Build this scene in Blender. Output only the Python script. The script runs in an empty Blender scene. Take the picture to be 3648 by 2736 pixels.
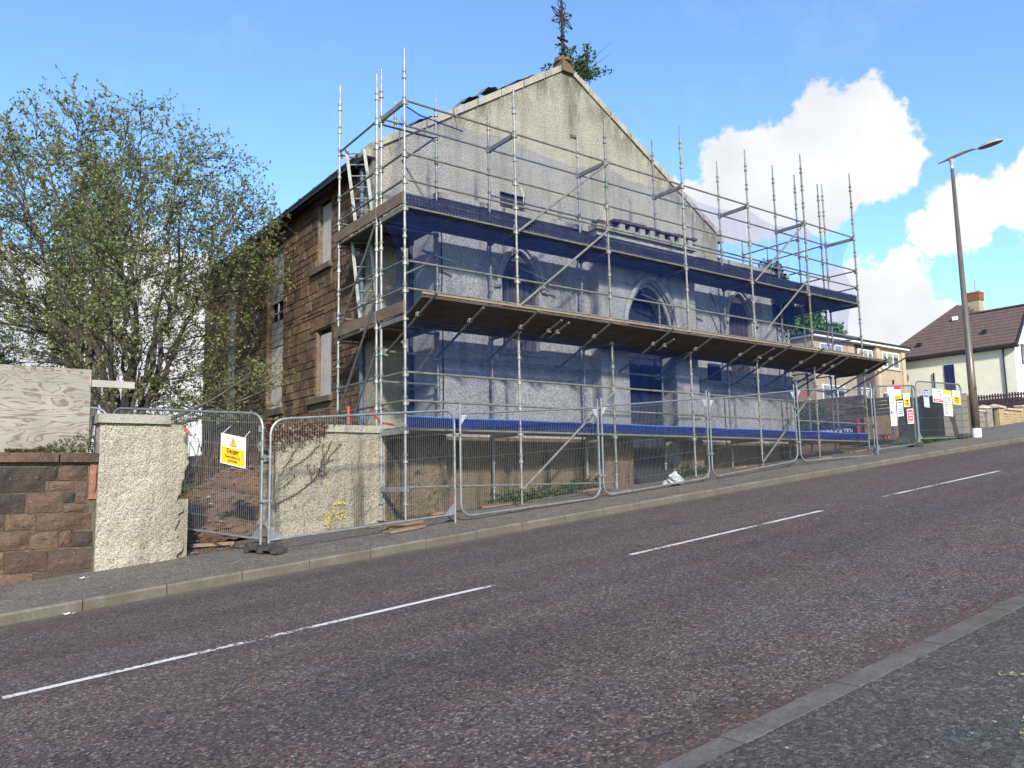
import bpy, math, random
import numpy as np
from mathutils import Vector, Matrix
from mathutils.geometry import tessellate_polygon
random.seed(7); rng = np.random.default_rng(11)
R_ = math.radians
scn = bpy.context.scene
col = scn.collection
# ---------------------------------------------------------------- camera
CAM = Vector((-6.6904, -12.0578, -0.8961)); yaw, pit, rol = 0.64176, 0.12336, -0.01986
fw = Vector((math.sin(yaw)*math.cos(pit), math.cos(yaw)*math.cos(pit), math.sin(pit)))
rt0 = Vector((math.cos(yaw), -math.sin(yaw), 0)); up0 = rt0.cross(fw)
rt = rt0*math.cos(rol) + up0*math.sin(rol); up = up0*math.cos(rol) - rt0*math.sin(rol)
cam = bpy.data.objects.new('camera', bpy.data.cameras.new('camera')); col.objects.link(cam)
M = Matrix((rt, up, -fw)).transposed().to_4x4(); M.translation = CAM
cam.matrix_world = M
cam.data.sensor_width = 36; cam.data.lens = 27.817; cam.data.clip_end = 2000; cam.data.clip_start = .05
scn.camera = cam
# ---------------------------------------------------------------- sun, sky, exposure
SUN_EL = R_(29); SUN_AZ = math.atan2(-0.42, -0.91)          # compass style, clockwise from +Y
sdir = Vector((math.sin(SUN_AZ)*math.cos(SUN_EL), math.cos(SUN_AZ)*math.cos(SUN_EL), math.sin(SUN_EL)))
sl = bpy.data.lights.new('sun', 'SUN'); sl.energy = 3.9; sl.angle = R_(3.5); sl.color = (1.0, .925, .81)
so = bpy.data.objects.new('sun', sl); col.objects.link(so)
so.rotation_mode = 'QUATERNION'; so.rotation_quaternion = sdir.to_track_quat('Z', 'Y'); so.location = (0, 0, 40)
scn.view_settings.view_transform = 'Standard'; scn.view_settings.look = 'None'
scn.view_settings.exposure = 0.80; scn.view_settings.gamma = 1; scn.view_settings.use_curve_mapping = False
scn.cycles.transparent_max_bounces = 24; scn.cycles.max_bounces = 8
w = bpy.data.worlds.new('World'); scn.world = w; w.use_nodes = True
nt = w.node_tree; nt.nodes.clear(); N = nt.nodes.new; Lk = nt.links.new
sky = N('ShaderNodeTexSky'); sky.sky_type = 'NISHITA'; sky.sun_disc = False
sky.sun_elevation = SUN_EL; sky.sun_rotation = SUN_AZ % (2*math.pi); sky.air_density = 1.0; sky.dust_density = .15; sky.ozone_density = 3.0
bg = N('ShaderNodeBackground'); bg.inputs[1].default_value = .15
skm = N('ShaderNodeMixRGB'); skm.blend_type = 'MULTIPLY'; skm.inputs[0].default_value = 1; skm.inputs[2].default_value = (.90, 1.05, 1.14, 1); Lk(sky.outputs[0], skm.inputs[1])
Lk(skm.outputs[0], bg.inputs[0])
tc = N('ShaderNodeTexCoord')
def nmath(op, a, b=None, c=None, clamp=False):
    n = N('ShaderNodeMath'); n.operation = op; n.use_clamp = clamp
    for i, x in enumerate((a, b, c)):
        if x is None: continue
        if hasattr(x, 'is_output'): Lk(x, n.inputs[i])
        else: n.inputs[i].default_value = x
    return n.outputs[0]
def nmap(v, a, b, c, d, sm=False):
    n = N('ShaderNodeMapRange'); n.clamp = True
    if sm: n.interpolation_type = 'SMOOTHSTEP'
    Lk(v, n.inputs[0])
    for i, x in enumerate((a, b, c, d)): n.inputs[i+1].default_value = x
    return n.outputs[0]
def nnoise(scale, detail=6, rough=.6, vec=None):
    n = N('ShaderNodeTexNoise'); n.inputs['Scale'].default_value = scale; n.inputs['Detail'].default_value = detail
    n.inputs['Roughness'].default_value = rough
    Lk(vec if vec is not None else tc.outputs['Generated'], n.inputs['Vector']); return n
# cumulus heads: (direction, angular radius)
warp = nnoise(7, 5, .65)
vs = N('ShaderNodeVectorMath'); vs.operation = 'SUBTRACT'; Lk(warp.outputs['Color'], vs.inputs[0]); vs.inputs[1].default_value = (.5, .5, .5)
vm = N('ShaderNodeVectorMath'); vm.operation = 'SCALE'; Lk(vs.outputs[0], vm.inputs[0]); vm.inputs['Scale'].default_value = .13
va = N('ShaderNodeVectorMath'); va.operation = 'ADD'; Lk(tc.outputs['Generated'], va.inputs[0]); Lk(vm.outputs[0], va.inputs[1])
BL = [(.790,.480,.372,.075),(.815,.445,.382,.055),(.762,.530,.372,.062),(.768,.548,.335,.062),(.800,.490,.345,.075),(.836,.434,.345,.055),(.735,.575,.325,.05),
      (.720,.590,.350,.026),(.890,.360,.285,.050),(.905,.320,.297,.045),(.878,.400,.262,.030),(.925,.275,.275,.070),(.95,.2,.27,.07),
      (.872,.438,.210,.046),(.850,.480,.203,.052),(.830,.520,.185,.055),(.880,.430,.165,.045),(.855,.49,.14,.075),(.80,.57,.145,.075),(.75,.64,.14,.06),
      (.22,.96,.16,.13),(.06,.985,.15,.13),(-.1,.98,.17,.12),(.35,.92,.14,.10)]
acc = None
for x, y, z, r in BL:
    d = Vector((x, y, z)).normalized()
    n = N('ShaderNodeVectorMath'); n.operation = 'DISTANCE'; Lk(va.outputs[0], n.inputs[0]); n.inputs[1].default_value = d
    f = nmath('MULTIPLY_ADD', n.outputs['Value'], -1/(r*.90), 1.0)
    acc = f if acc is None else nmath('MAXIMUM', acc, f)
det = nnoise(13, 11, .68)
den = nmath('MULTIPLY_ADD', det.outputs['Fac'], 1.5, nmath('ADD', acc, -.62))
cov = nmap(den, .02, .26, 0, 1, True)
# the rest of the sky carries the same loose cumulus
gl = nnoise(2.6, 8, .6)
dv = N('ShaderNodeVectorMath'); dv.operation = 'DOT_PRODUCT'; Lk(tc.outputs['Generated'], dv.inputs[0]); dv.inputs[1].default_value = fw
oth = nmath('MULTIPLY', nmap(gl.outputs['Fac'], .52, .62, 0, 1, True), nmap(dv.outputs['Value'], .45, .7, 1, 0, True))
cov = nmath('MAXIMUM', cov, oth)
sx = N('ShaderNodeSeparateXYZ'); Lk(tc.outputs['Generated'], sx.inputs[0])
cov = nmath('MULTIPLY', cov, nmap(sx.outputs['Z'], -.02, .03, 0, 1))
# thin high veil
wisp = nmath('MULTIPLY', nmap(nnoise(4.5, 9, .7).outputs['Fac'], .55, .85, 0, .22), 1)
cov = nmath('MAXIMUM', cov, wisp)
shade = nmath('ADD', nmap(nnoise(9, 6, .55).outputs['Fac'], .35, .65, 0, .12), nmap(den, .1, .9, 0, .10))
cr = N('ShaderNodeMixRGB'); Lk(nmath('SUBTRACT', nmap(nnoise(5, 4, .5).outputs['Fac'], .42, .62, 0, 1), .0), cr.inputs[0])
cr.inputs[1].default_value = (1, 1, 1, 1); cr.inputs[2].default_value = (.80, .83, .90, 1)
bg2 = N('ShaderNodeBackground'); Lk(cr.outputs[0], bg2.inputs[0]); bg2.inputs[1].default_value = .60
mx = N('ShaderNodeMixShader'); Lk(cov, mx.inputs[0]); Lk(bg.outputs[0], mx.inputs[1]); Lk(bg2.outputs[0], mx.inputs[2])
wo = N('ShaderNodeOutputWorld'); Lk(mx.outputs[0], wo.inputs[0])

# ---------------------------------------------------------------- helpers
class MB:
    def __init__(s): s.v = []; s.f = []; s.mi = []; s.cur = 0
    def add(s, vs, fs):
        b = len(s.v); s.v.extend(vs); s.f.extend([tuple(i+b for i in f) for f in fs]); s.mi.extend([s.cur]*len(fs))
        return s
    def box(s, x0, y0, z0, x1, y1, z1):
        s.add([(x0,y0,z0),(x1,y0,z0),(x1,y1,z0),(x0,y1,z0),(x0,y0,z1),(x1,y0,z1),(x1,y1,z1),(x0,y1,z1)],
              [(0,3,2,1),(4,5,6,7),(0,1,5,4),(1,2,6,5),(2,3,7,6),(3,0,4,7)]); return s
    def beam(s, p0, p1, w, h, upv=(0,0,1)):
        p0 = Vector(p0); p1 = Vector(p1); d = (p1-p0).normalized(); a = d.cross(Vector(upv))
        if a.length < 1e-4: a = d.cross(Vector((1,0,0)))
        a.normalize(); b = a.cross(d).normalized(); a = a*w/2; b = b*h/2
        V = [p+i*a+j*b for p in (p0, p1) for i, j in ((-1,-1),(1,-1),(1,1),(-1,1))]
        s.add([tuple(v) for v in V], [(0,3,2,1),(4,5,6,7),(0,1,5,4),(1,2,6,5),(2,3,7,6),(3,0,4,7)]); return s
    def tube(s, pts, r, n=8, cap=True):
        pts = [Vector(p) for p in pts]; k = len(pts)
        rs = r if isinstance(r, (list, tuple)) else [r]*k
        V = []; a = None
        for i, p in enumerate(pts):
            d = (pts[min(i+1,k-1)] - pts[max(i-1,0)]).normalized()
            if a is None:
                a = d.cross(Vector((0,0,1)))
                if a.length < .05: a = d.cross(Vector((1,0,0)))
            else: a = a - d*a.dot(d)
            a.normalize(); b = d.cross(a)
            for j in range(n):
                t = 2*math.pi*j/n; V.append(tuple(p + (a*math.cos(t)+b*math.sin(t))*rs[i]))
        F = [(i*n+j, i*n+(j+1)%n, (i+1)*n+(j+1)%n, (i+1)*n+j) for i in range(k-1) for j in range(n)]
        if cap: F += [tuple(range(n-1,-1,-1)), tuple(range((k-1)*n, k*n))]
        s.add(V, F); return s
    def quad(s, a, b, c, d): return s.add([a,b,c,d], [(0,1,2,3)])
    def build(s, name, mat, parent=None, smooth=False, kind=None):
        W = Vector((0,0,0)); q = parent
        while q is not None: W += Vector(q.location); q = q.parent
        me = bpy.data.meshes.new(name)
        me.from_pydata([(v[0]-W.x, v[1]-W.y, v[2]-W.z) for v in s.v], [], s.f)
        for m in (mat if isinstance(mat, (list, tuple)) else [mat]): me.materials.append(m)
        if isinstance(mat, (list, tuple)) and len(mat) > 1: me.polygons.foreach_set('material_index', s.mi)
        if smooth: me.polygons.foreach_set('use_smooth', [True]*len(me.polygons))
        me.update()
        o = bpy.data.objects.new(name, me); col.objects.link(o)
        if parent is not None: o.parent = parent
        if kind: o['kind'] = kind
        return o
def thing(name, label, cat, loc=(0,0,0), group=None):
    o = bpy.data.objects.new(name, None); col.objects.link(o); o.location = loc; o.empty_display_size = .2
    o['label'] = label; o['category'] = cat
    if group: o['group'] = group
    return o
def tag(o, label, cat, group=None):
    o['label'] = label; o['category'] = cat
    if group: o['group'] = group
    return o
def setkind(o, k='structure'): o['kind'] = k; return o
def wall(outer, holes, fn, depth, fnb=None):
    """flat wall with holes: fn(u,v,d) -> xyz ; front at d=0, reveals go to d=depth"""
    m = MB(); loops = [outer] + holes
    fl = [[Vector((u, v, 0)) for u, v in l] for l in loops]
    flat = [p for l in loops for p in l]
    for T in tessellate_polygon(fl):
        m.add([fn(flat[i][0], flat[i][1], 0) for i in T], [(0,1,2)])
    for l in loops:
        for i in range(len(l)):
            a, b = l[i], l[(i+1) % len(l)]
            m.quad(fn(*a, 0), fn(*b, 0), fn(*b, depth), fn(*a, depth))
    return m
def arch(cx, hw, z0, zs, za, n=8, pointed=True):
    """opening outline, bottom z0, spring zs, apex za"""
    P = [(cx-hw, z0), (cx+hw, z0), (cx+hw, zs)]
    for i in range(1, 2*n):
        t = i/(2*n)                                   # right to left
        x = hw*math.cos(math.pi*t)
        if pointed: q = abs(x)/hw; z = zs + (za-zs)*(1-q**1.7)**.75
        else: z = zs + (za-zs)*math.sin(math.pi*t)
        P.append((cx+x, z))
    P.append((cx-hw, zs)); return P
def plane_z(x): return -1.69 + .0916*max(-70, min(x, 60))
def bend(x): return -.0022*max(0, min(x, 45)-3)**2
def H(x, y): return plane_z(x) + .05*(max(min(y, 4), -1.56)+1.56)

# ---------------------------------------------------------------- materials
def newmat(name):
    m = bpy.data.materials.new(name); m.use_nodes = True; m.node_tree.nodes.clear(); return m
class G:
    def __init__(s, name):
        s.m = newmat(name); s.t = s.m.node_tree; s.c = s.n('ShaderNodeTexCoord').outputs['Object']
        s.b = s.n('ShaderNodeBsdfPrincipled'); s.o = s.n('ShaderNodeOutputMaterial'); s.l(s.b.outputs[0], s.o.inputs[0])
    def n(s, t): return s.t.nodes.new(t)
    def l(s, a, b): s.t.links.new(a, b)
    def put(s, v, i):
        if hasattr(v, 'is_output'): s.l(v, i)
        elif isinstance(v, (tuple, list)): i.default_value = (*v, 1) if len(v) == 3 else v
        else: i.default_value = v
    def noise(s, sc, det=5, ro=.6, vec=None, dist=0, col=False):
        n = s.n('ShaderNodeTexNoise'); n.inputs['Scale'].default_value = sc; n.inputs['Detail'].default_value = det
        n.inputs['Roughness'].default_value = ro; n.inputs['Distortion'].default_value = dist
        s.l(vec or s.c, n.inputs['Vector']); return n.outputs['Color' if col else 'Fac']
    def vor(s, sc, out='Color', vec=None, feat='F1', rnd=1):
        n = s.n('ShaderNodeTexVoronoi'); n.inputs['Scale'].default_value = sc; n.feature = feat; n.inputs['Randomness'].default_value = rnd
        s.l(vec or s.c, n.inputs['Vector']); return n.outputs[out]
    def mapv(s, sc=(1,1,1), rot=(0,0,0), vec=None):
        n = s.n('ShaderNodeMapping'); s.l(vec or s.c, n.inputs[0]); n.inputs['Scale'].default_value = sc; n.inputs['Rotation'].default_value = rot; return n.outputs[0]
    def rng(s, v, a, b, c=0, d=1):
        n = s.n('ShaderNodeMapRange'); s.l(v, n.inputs[0])
        for i, x in enumerate((a,b,c,d)): n.inputs[i+1].default_value = x
        return n.outputs[0]
    def math(s, op, a, b=0, c=0):
        n = s.n('ShaderNodeMath'); n.operation = op; s.put(a, n.inputs[0]); s.put(b, n.inputs[1]); s.put(c, n.inputs[2]); return n.outputs[0]
    def mix(s, f, a, b, mode='MIX'):
        n = s.n('ShaderNodeMixRGB'); n.blend_type = mode; s.put(f, n.inputs[0]); s.put(a, n.inputs[1]); s.put(b, n.inputs[2]); return n.outputs[0]
    def ramp(s, v, st, const=False):
        n = s.n('ShaderNodeValToRGB'); e = n.color_ramp.elements
        if const: n.color_ramp.interpolation = 'CONSTANT'
        while len(e) < len(st): e.new(.5)
        for i, (p, c) in enumerate(st): e[i].position = p; e[i].color = (*c, 1)
        s.l(v, n.inputs[0]); return n.outputs[0]
    def sep(s, v):
        n = s.n('ShaderNodeSeparateXYZ'); s.l(v, n.inputs[0]); return n.outputs
    def geo(s, o): return s.n('ShaderNodeNewGeometry').outputs[o]
    def orand(s): return s.n('ShaderNodeObjectInfo').outputs['Random']
    def rand(s):
        return s.math('FRACT', s.math('ADD', s.geo('Random Per Island'), s.orand()))
    def bump(s, h, st=.5, dist=.02, prev=None):
        n = s.n('ShaderNodeBump'); n.inputs['Strength'].default_value = st; n.inputs['Distance'].default_value = dist; s.l(h, n.inputs['Height'])
        if prev is not None: s.l(prev, n.inputs['Normal'])
        s.l(n.outputs[0], s.b.inputs['Normal']); return n.outputs[0]
    def done(s, colr, rough=.85, metal=0, spec=.3):
        s.put(colr, s.b.inputs['Base Color']); s.put(rough, s.b.inputs['Roughness']); s.b.inputs['Metallic'].default_value = metal
        s.b.inputs['Specular IOR Level'].default_value = spec; return s.m
def simple(name, c, rough=.7, metal=0, var=.15, sc=8, bump=0, bsc=60, spec=.3, c2=None):
    g = G(name)
    a = g.mix(g.rng(g.noise(sc), .3, .7), tuple(x*(1-var) for x in c), c2 or tuple(min(1, x*(1+var)) for x in c))
    if bump: g.bump(g.noise(bsc, 4), bump, .01)
    return g.done(a, rough, metal, spec)
def roughcast(name, c, dark, stain=.5, gsc=62, pits=.75, bd=.018, apex=False):
    """harling: pebbly relief, weather streaks, dirt"""
    g = G(name)
    fine = g.noise(gsc, 4, .7); v = g.vor(gsc*1.3, 'Distance'); med = g.noise(gsc*.28, 5, .7)
    base = g.mix(g.rng(g.noise(1.3, 6, .65), .35, .68), c, tuple(x*.76 for x in c))
    base = g.mix(g.rng(fine, .53, .36, 0, pits), base, tuple(x*.34 for x in c))
    base = g.mix(g.rng(fine, .54, .68, 0, .55), base, tuple(min(1,x*1.4) for x in c))
    base = g.mix(g.rng(med, .55, .70, 0, .45), base, tuple(x*.5 for x in c))
    streak = g.noise(1.0, 6, .65, g.mapv((2.6, 2.6, .35)))
    base = g.mix(g.math('MULTIPLY', g.rng(streak, .50, .70), stain), base, dark)
    base = g.mix(g.math('MULTIPLY', g.rng(g.noise(5.5, 7, .75), .58, .68), stain*.8), base, tuple(x*.8 for x in dark))
    if apex:      # old run-off stain under the finial and along the skews
        sp = g.sep(g.c); n = g.noise(3.2, 6, .7, g.mapv((1, 1, .3)))
        dx = g.math('ABSOLUTE', g.math('SUBTRACT', sp[0], .25))
        m1 = g.math('MULTIPLY', g.rng(dx, .42, .08), g.rng(sp[2], 8.3, 9.6)); m1 = g.math('MULTIPLY', m1, g.rng(n, .35, .6))
        base = g.mix(g.math('MULTIPLY', m1, .8), base, (.09,.08,.06))
        dd = g.math('ADD', g.math('MULTIPLY', g.math('ABSOLUTE', g.math('SUBTRACT', sp[0], .05)), .61), g.math('SUBTRACT', sp[2], 10.55))
        base = g.mix(g.math('MULTIPLY', g.rng(dd, -.75, -.05, 0, .75), g.rng(n, .42, .6)), base, (.10,.09,.06))
    h = g.math('ADD', g.math('ADD', fine, g.math('MULTIPLY', med, .9)), g.math('MULTIPLY', v, -.5))
    g.bump(h, 1.0, bd)
    return g.done(base, .95, spec=.1)
MT = {}
MT['harl'] = roughcast('harl_gable', (.44,.415,.345), (.20,.18,.14), .6, 36, .85, .03, True)
MT['harl_front'] = roughcast('harl_front', (.54,.52,.47), (.14,.13,.11), .65, 38, .85, .03)
MT['harl_pier'] = roughcast('harl_pier', (.54,.485,.385), (.18,.15,.11), .65, 42, .85, .028)
MT['harl_base'] = roughcast('harl_plinth', (.46,.40,.31), (.10,.08,.055), .95, 42, .85, .028)
MT['harl_stain_shade'] = roughcast('harl_stained_painted_shade', (.20,.152,.10), (.03,.026,.02), 1.3, 40, .85, .028)  # algae-stained brown render with the scaffold deck's shade painted into the colour
def stonemat(name, cols, bumpd=.03, lich=.3):
    g = G(name); r = g.rand()
    base = g.ramp(r, [(i/(len(cols)-1), c) for i, c in enumerate(cols)])
    n1 = g.noise(9, 6, .7); n2 = g.noise(38, 4, .6, g.mapv((1,1,2.2), (0,.5,.4)))
    base = g.mix(g.rng(n1, .35, .7, 0, .8), base, g.mix(.6, base, (.05,.04,.035)))
    base = g.mix(g.rng(g.noise(46, 4, .7), .52, .40, 0, .6), base, g.mix(.55, base, (.03,.024,.02)))
    base = g.mix(g.rng(g.noise(1.5, 6, .7), .47, .62, 0, .75), base, (.055,.047,.04))
    base = g.mix(g.rng(g.noise(14, 5, .7), .63, .72, 0, lich), base, (.42,.40,.34))
    g.bump(g.math('ADD', n2, n1), 1.0, bumpd)
    return g.done(base, .95, spec=.1)
MT['stone_side'] = stonemat('church_sandstone', [(.10,.07,.05),(.20,.125,.078),(.25,.165,.10),(.14,.10,.07),(.22,.12,.07),(.30,.23,.16)], .03, .2)
MT['stone_bound'] = stonemat('red_sandstone', [(.09,.07,.06),(.22,.13,.085),(.25,.165,.105),(.18,.11,.085),(.13,.10,.08),(.23,.145,.095)], .03, .35)
MT['mortar_dark'] = simple('lime_mortar', (.10,.08,.06), .95, var=.4, sc=12, bump=.6)
MT['cope'] = roughcast('coping_stone', (.42,.39,.32), (.10,.09,.07), .9, 30, .4)
MT['skew'] = roughcast('skew_stone', (.44,.41,.34), (.12,.10,.08), .6, 50, .3)
MT['red_quoin'] = simple('red_dressed_stone', (.26,.12,.08), .9, var=.35, sc=9, bump=.5)
def woodmat(name, c, d, axis=2, sc=14, ro=.85, white=0):
    g = G(name); s = [1,1,1]; 
    for i in range(3): s[i] = .07 if i == axis else 1
    n = g.noise(sc*1.6, 6, .65, g.mapv(tuple(s)), .6)
    base = g.mix(g.rng(n, .35, .68), c, d)
    base = g.mix(g.rng(g.noise(3, 4), .4, .7, 0, .4), base, tuple(x*.55 for x in d))
    base = g.mix(g.math('MULTIPLY', g.rand(), .35), base, d)
    g.bump(n, .4, .01); return g.done(base, ro, spec=.2)
MT['board_grey'] = woodmat('weathered_window_board', (.50,.475,.44), (.30,.28,.26))
MT['board_slat'] = woodmat('grey_boarding', (.38,.37,.35), (.2,.19,.18), 1)
MT['deck'] = woodmat('scaffold_board', (.165,.125,.095), (.08,.06,.047), 0)
MT['fan'] = woodmat('fan_board', (.11,.085,.065), (.055,.042,.033), 0)
MT['fan_edge'] = woodmat('fresh_timber_edge', (.27,.20,.135), (.18,.13,.085), 0)
MT['toe_wood'] = woodmat('toe_board_timber', (.20,.15,.11), (.11,.08,.06), 1)
MT['sole'] = woodmat('sole_board_timber', (.30,.205,.135), (.17,.11,.07), 0, 10)
MT['mortar_side'] = simple('side_wall_mortar', (.155,.115,.08), .95, var=.4, sc=12, bump=.6)
MT['board_dark'] = woodmat('dark_weathered_board', (.10,.09,.085), (.05,.045,.045))
MT['rail_wood'] = woodmat('grey_timber_rail', (.45,.43,.39), (.28,.26,.23), 0)
def plymat():
    g = G('weathered_plywood')
    n = g.noise(.85, 3, .5, g.mapv((1.0, 1, 4.8)), 1.2)
    w1 = g.math('FRACT', g.math('MULTIPLY', n, 12.0))
    ring = g.rng(g.math('ABSOLUTE', g.math('SUBTRACT', w1, .5)), .2, .05)
    base = g.mix(g.rng(g.noise(2.2, 5, .6), .35, .7), (.33,.30,.26), (.225,.205,.18))
    base = g.mix(g.rng(g.noise(30, 4, .6, g.mapv((.3,1,1.6))), .4, .75, 0, .35), base, (.25,.21,.17))
    base = g.mix(g.math('MULTIPLY', ring, .8), base, (.14,.10,.07))
    kn = g.rng(g.vor(2.4, 'Distance', g.mapv((1,.01,1.1))), .13, .04)
    base = g.mix(g.math('MULTIPLY', kn, .75), base, (.55,.34,.13))
    g.bump(n, .1, .01)
    return g.done(base, .8, spec=.2)
MT['ply'] = plymat()
def galv(name, c, paint, thr, rough=.5, rust=.3):
    g = G(name); v = g.mapv((1,1,1))
    n = g.noise(1.7, 3, .5); r = g.noise(7, 6, .7)
    base = g.mix(g.rng(r, .35, .7), c, tuple(x*.5 for x in c))
    pm = g.math('MULTIPLY', g.rng(g.math('ADD', n, g.math('MULTIPLY', g.rand(), .22)), thr, thr+.03), g.rng(r, .3, .5, .25, 1))
    base = g.mix(pm, base, paint)
    base = g.mix(g.rng(g.noise(11, 5, .7), .60, .72, 0, rust), base, (.12,.06,.035))
    g.bump(r, .2, .004)
    return g.done(base, rough, .35, .4)
MT['tube'] = galv('scaffold_tube', (.235,.23,.205), (.07,.16,.12), .79)
MT['tube_std'] = galv('scaffold_standard', (.31,.31,.30), (.08,.19,.14), .78, .5)
MT['tube_dark'] = galv('dark_scaffold_tube', (.15,.15,.145), (.1,.16,.13), .72, .55)
MT['coupler'] = simple('scaffold_coupler', (.28,.27,.25), .5, .5, .4, 20)
MT['deck_steel'] = simple('galvanised_decking', (.20,.21,.22), .55, .4, .3, 6)
MT['fence'] = simple('galvanised_fence_tube', (.22,.235,.245), .45, .5, .25, 12)
MT['wire'] = simple('galvanised_wire', (.26,.265,.265), .5, .5, .2, 12)
MT['rubber'] = simple('black_fence_foot_rubber', (.035,.036,.036), .85, 0, .4, 14, .5, 40, c2=(.08,.075,.07))
MT['slate'] = simple('roof_slate', (.07,.075,.085), .6, 0, .35, 5, .4)
MT['lead'] = simple('lead_flashing', (.16,.18,.21), .5, .2, .3, 4)
MT['iron_black'] = simple('black_cast_iron', (.022,.024,.03), .5, .1, .3, 6)
MT['pipe_blue'] = simple('slate_blue_downpipe', (.07,.10,.15), .45, 0, .3, 5)
MT['finial'] = simple('rusty_painted_ironwork', (.025,.017,.02), .7, .2, .6, 18, c2=(.05,.026,.022))
MT['finial_stone'] = simple('weathered_apex_stone', (.27,.20,.12), .9, 0, .5, 9, .6, c2=(.12,.09,.06))
MT['dark'] = simple('dark_interior', (.012,.013,.016), .9)
MT['door'] = woodmat('dark_blue_door_timber', (.035,.042,.065), (.018,.02,.03), 2)
MT['slot'] = simple('dark_slate_opening', (.02,.022,.028), .8)
MT['rubble_brick'] = simple('exposed_dark_brick', (.075,.065,.06), .9, 0, .6, 9, .5, c2=(.16,.09,.07))
def net(name, alpha, c, trans=.5):
    g = G(name); t = g.t
    tr = g.n('ShaderNodeBsdfTransparent'); tr.inputs[0].default_value = (.93,.95,1,1)
    df = g.n('ShaderNodeBsdfDiffuse'); tl = g.n('ShaderNodeBsdfTranslucent')
    n = g.rng(g.math('ADD', g.math('MULTIPLY', g.noise(2.6, 6, .65, g.mapv((1.6,1,.5))), .6), g.math('MULTIPLY', g.noise(9, 4, .6, g.mapv((1,1,2.2), (0,.6,0))), .4)), .36, .64, alpha*.72, alpha*1.35)
    wv = g.rng(g.noise(60, 2, .6), .4, .6, .94, 1.06)
    cc = g.mix(g.rng(g.noise(1.2), .3, .7), c, tuple(x*.75 for x in c))
    g.l(cc, df.inputs[0]); g.l(cc, tl.inputs[0])
    a = g.n('ShaderNodeMixShader'); a.inputs[0].default_value = trans; g.l(df.outputs[0], a.inputs[1]); g.l(tl.outputs[0], a.inputs[2])
    m = g.n('ShaderNodeMixShader'); g.l(g.math('MULTIPLY', n, wv), m.inputs[0]); g.l(tr.outputs[0], m.inputs[1]); g.l(a.outputs[0], m.inputs[2])
    g.l(m.outputs[0], g.o.inputs[0]); return g.m
MT['net'] = net('blue_debris_netting', .20, (.02,.06,.27))
MT['net_top'] = net('thin_blue_debris_netting', .15, (.015,.06,.33))
MT['net_fold'] = net('folded_blue_netting', .93, (.010,.04,.22))
MT['net_dark'] = net('blue_net_over_toe_board', .42, (.008,.02,.13))
def perf():
    g = G('perforated_steel_toe_board'); t = g.t
    s = g.sep(g.n('ShaderNodeTexCoord').outputs['Object'])
    fx = g.math('ABSOLUTE', g.math('SUBTRACT', g.math('FRACT', g.math('MULTIPLY', s[0], 14.0)), .5))
    fz = g.math('ABSOLUTE', g.math('SUBTRACT', g.math('FRACT', g.math('MULTIPLY', s[2], 16.0)), .5))
    hole = g.math('LESS_THAN', g.math('ADD', g.math('MULTIPLY', fx, fx), g.math('MULTIPLY', fz, fz)), .05)
    tr = g.n('ShaderNodeBsdfTransparent'); m = g.n('ShaderNodeMixShader')
    g.done((.08,.085,.095), .5, .3); g.l(hole, m.inputs[0]); g.l(g.b.outputs[0], m.inputs[1]); g.l(tr.outputs[0], m.inputs[2]); g.l(m.outputs[0], g.o.inputs[0])
    return g.m
MT['perf'] = perf()
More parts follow.
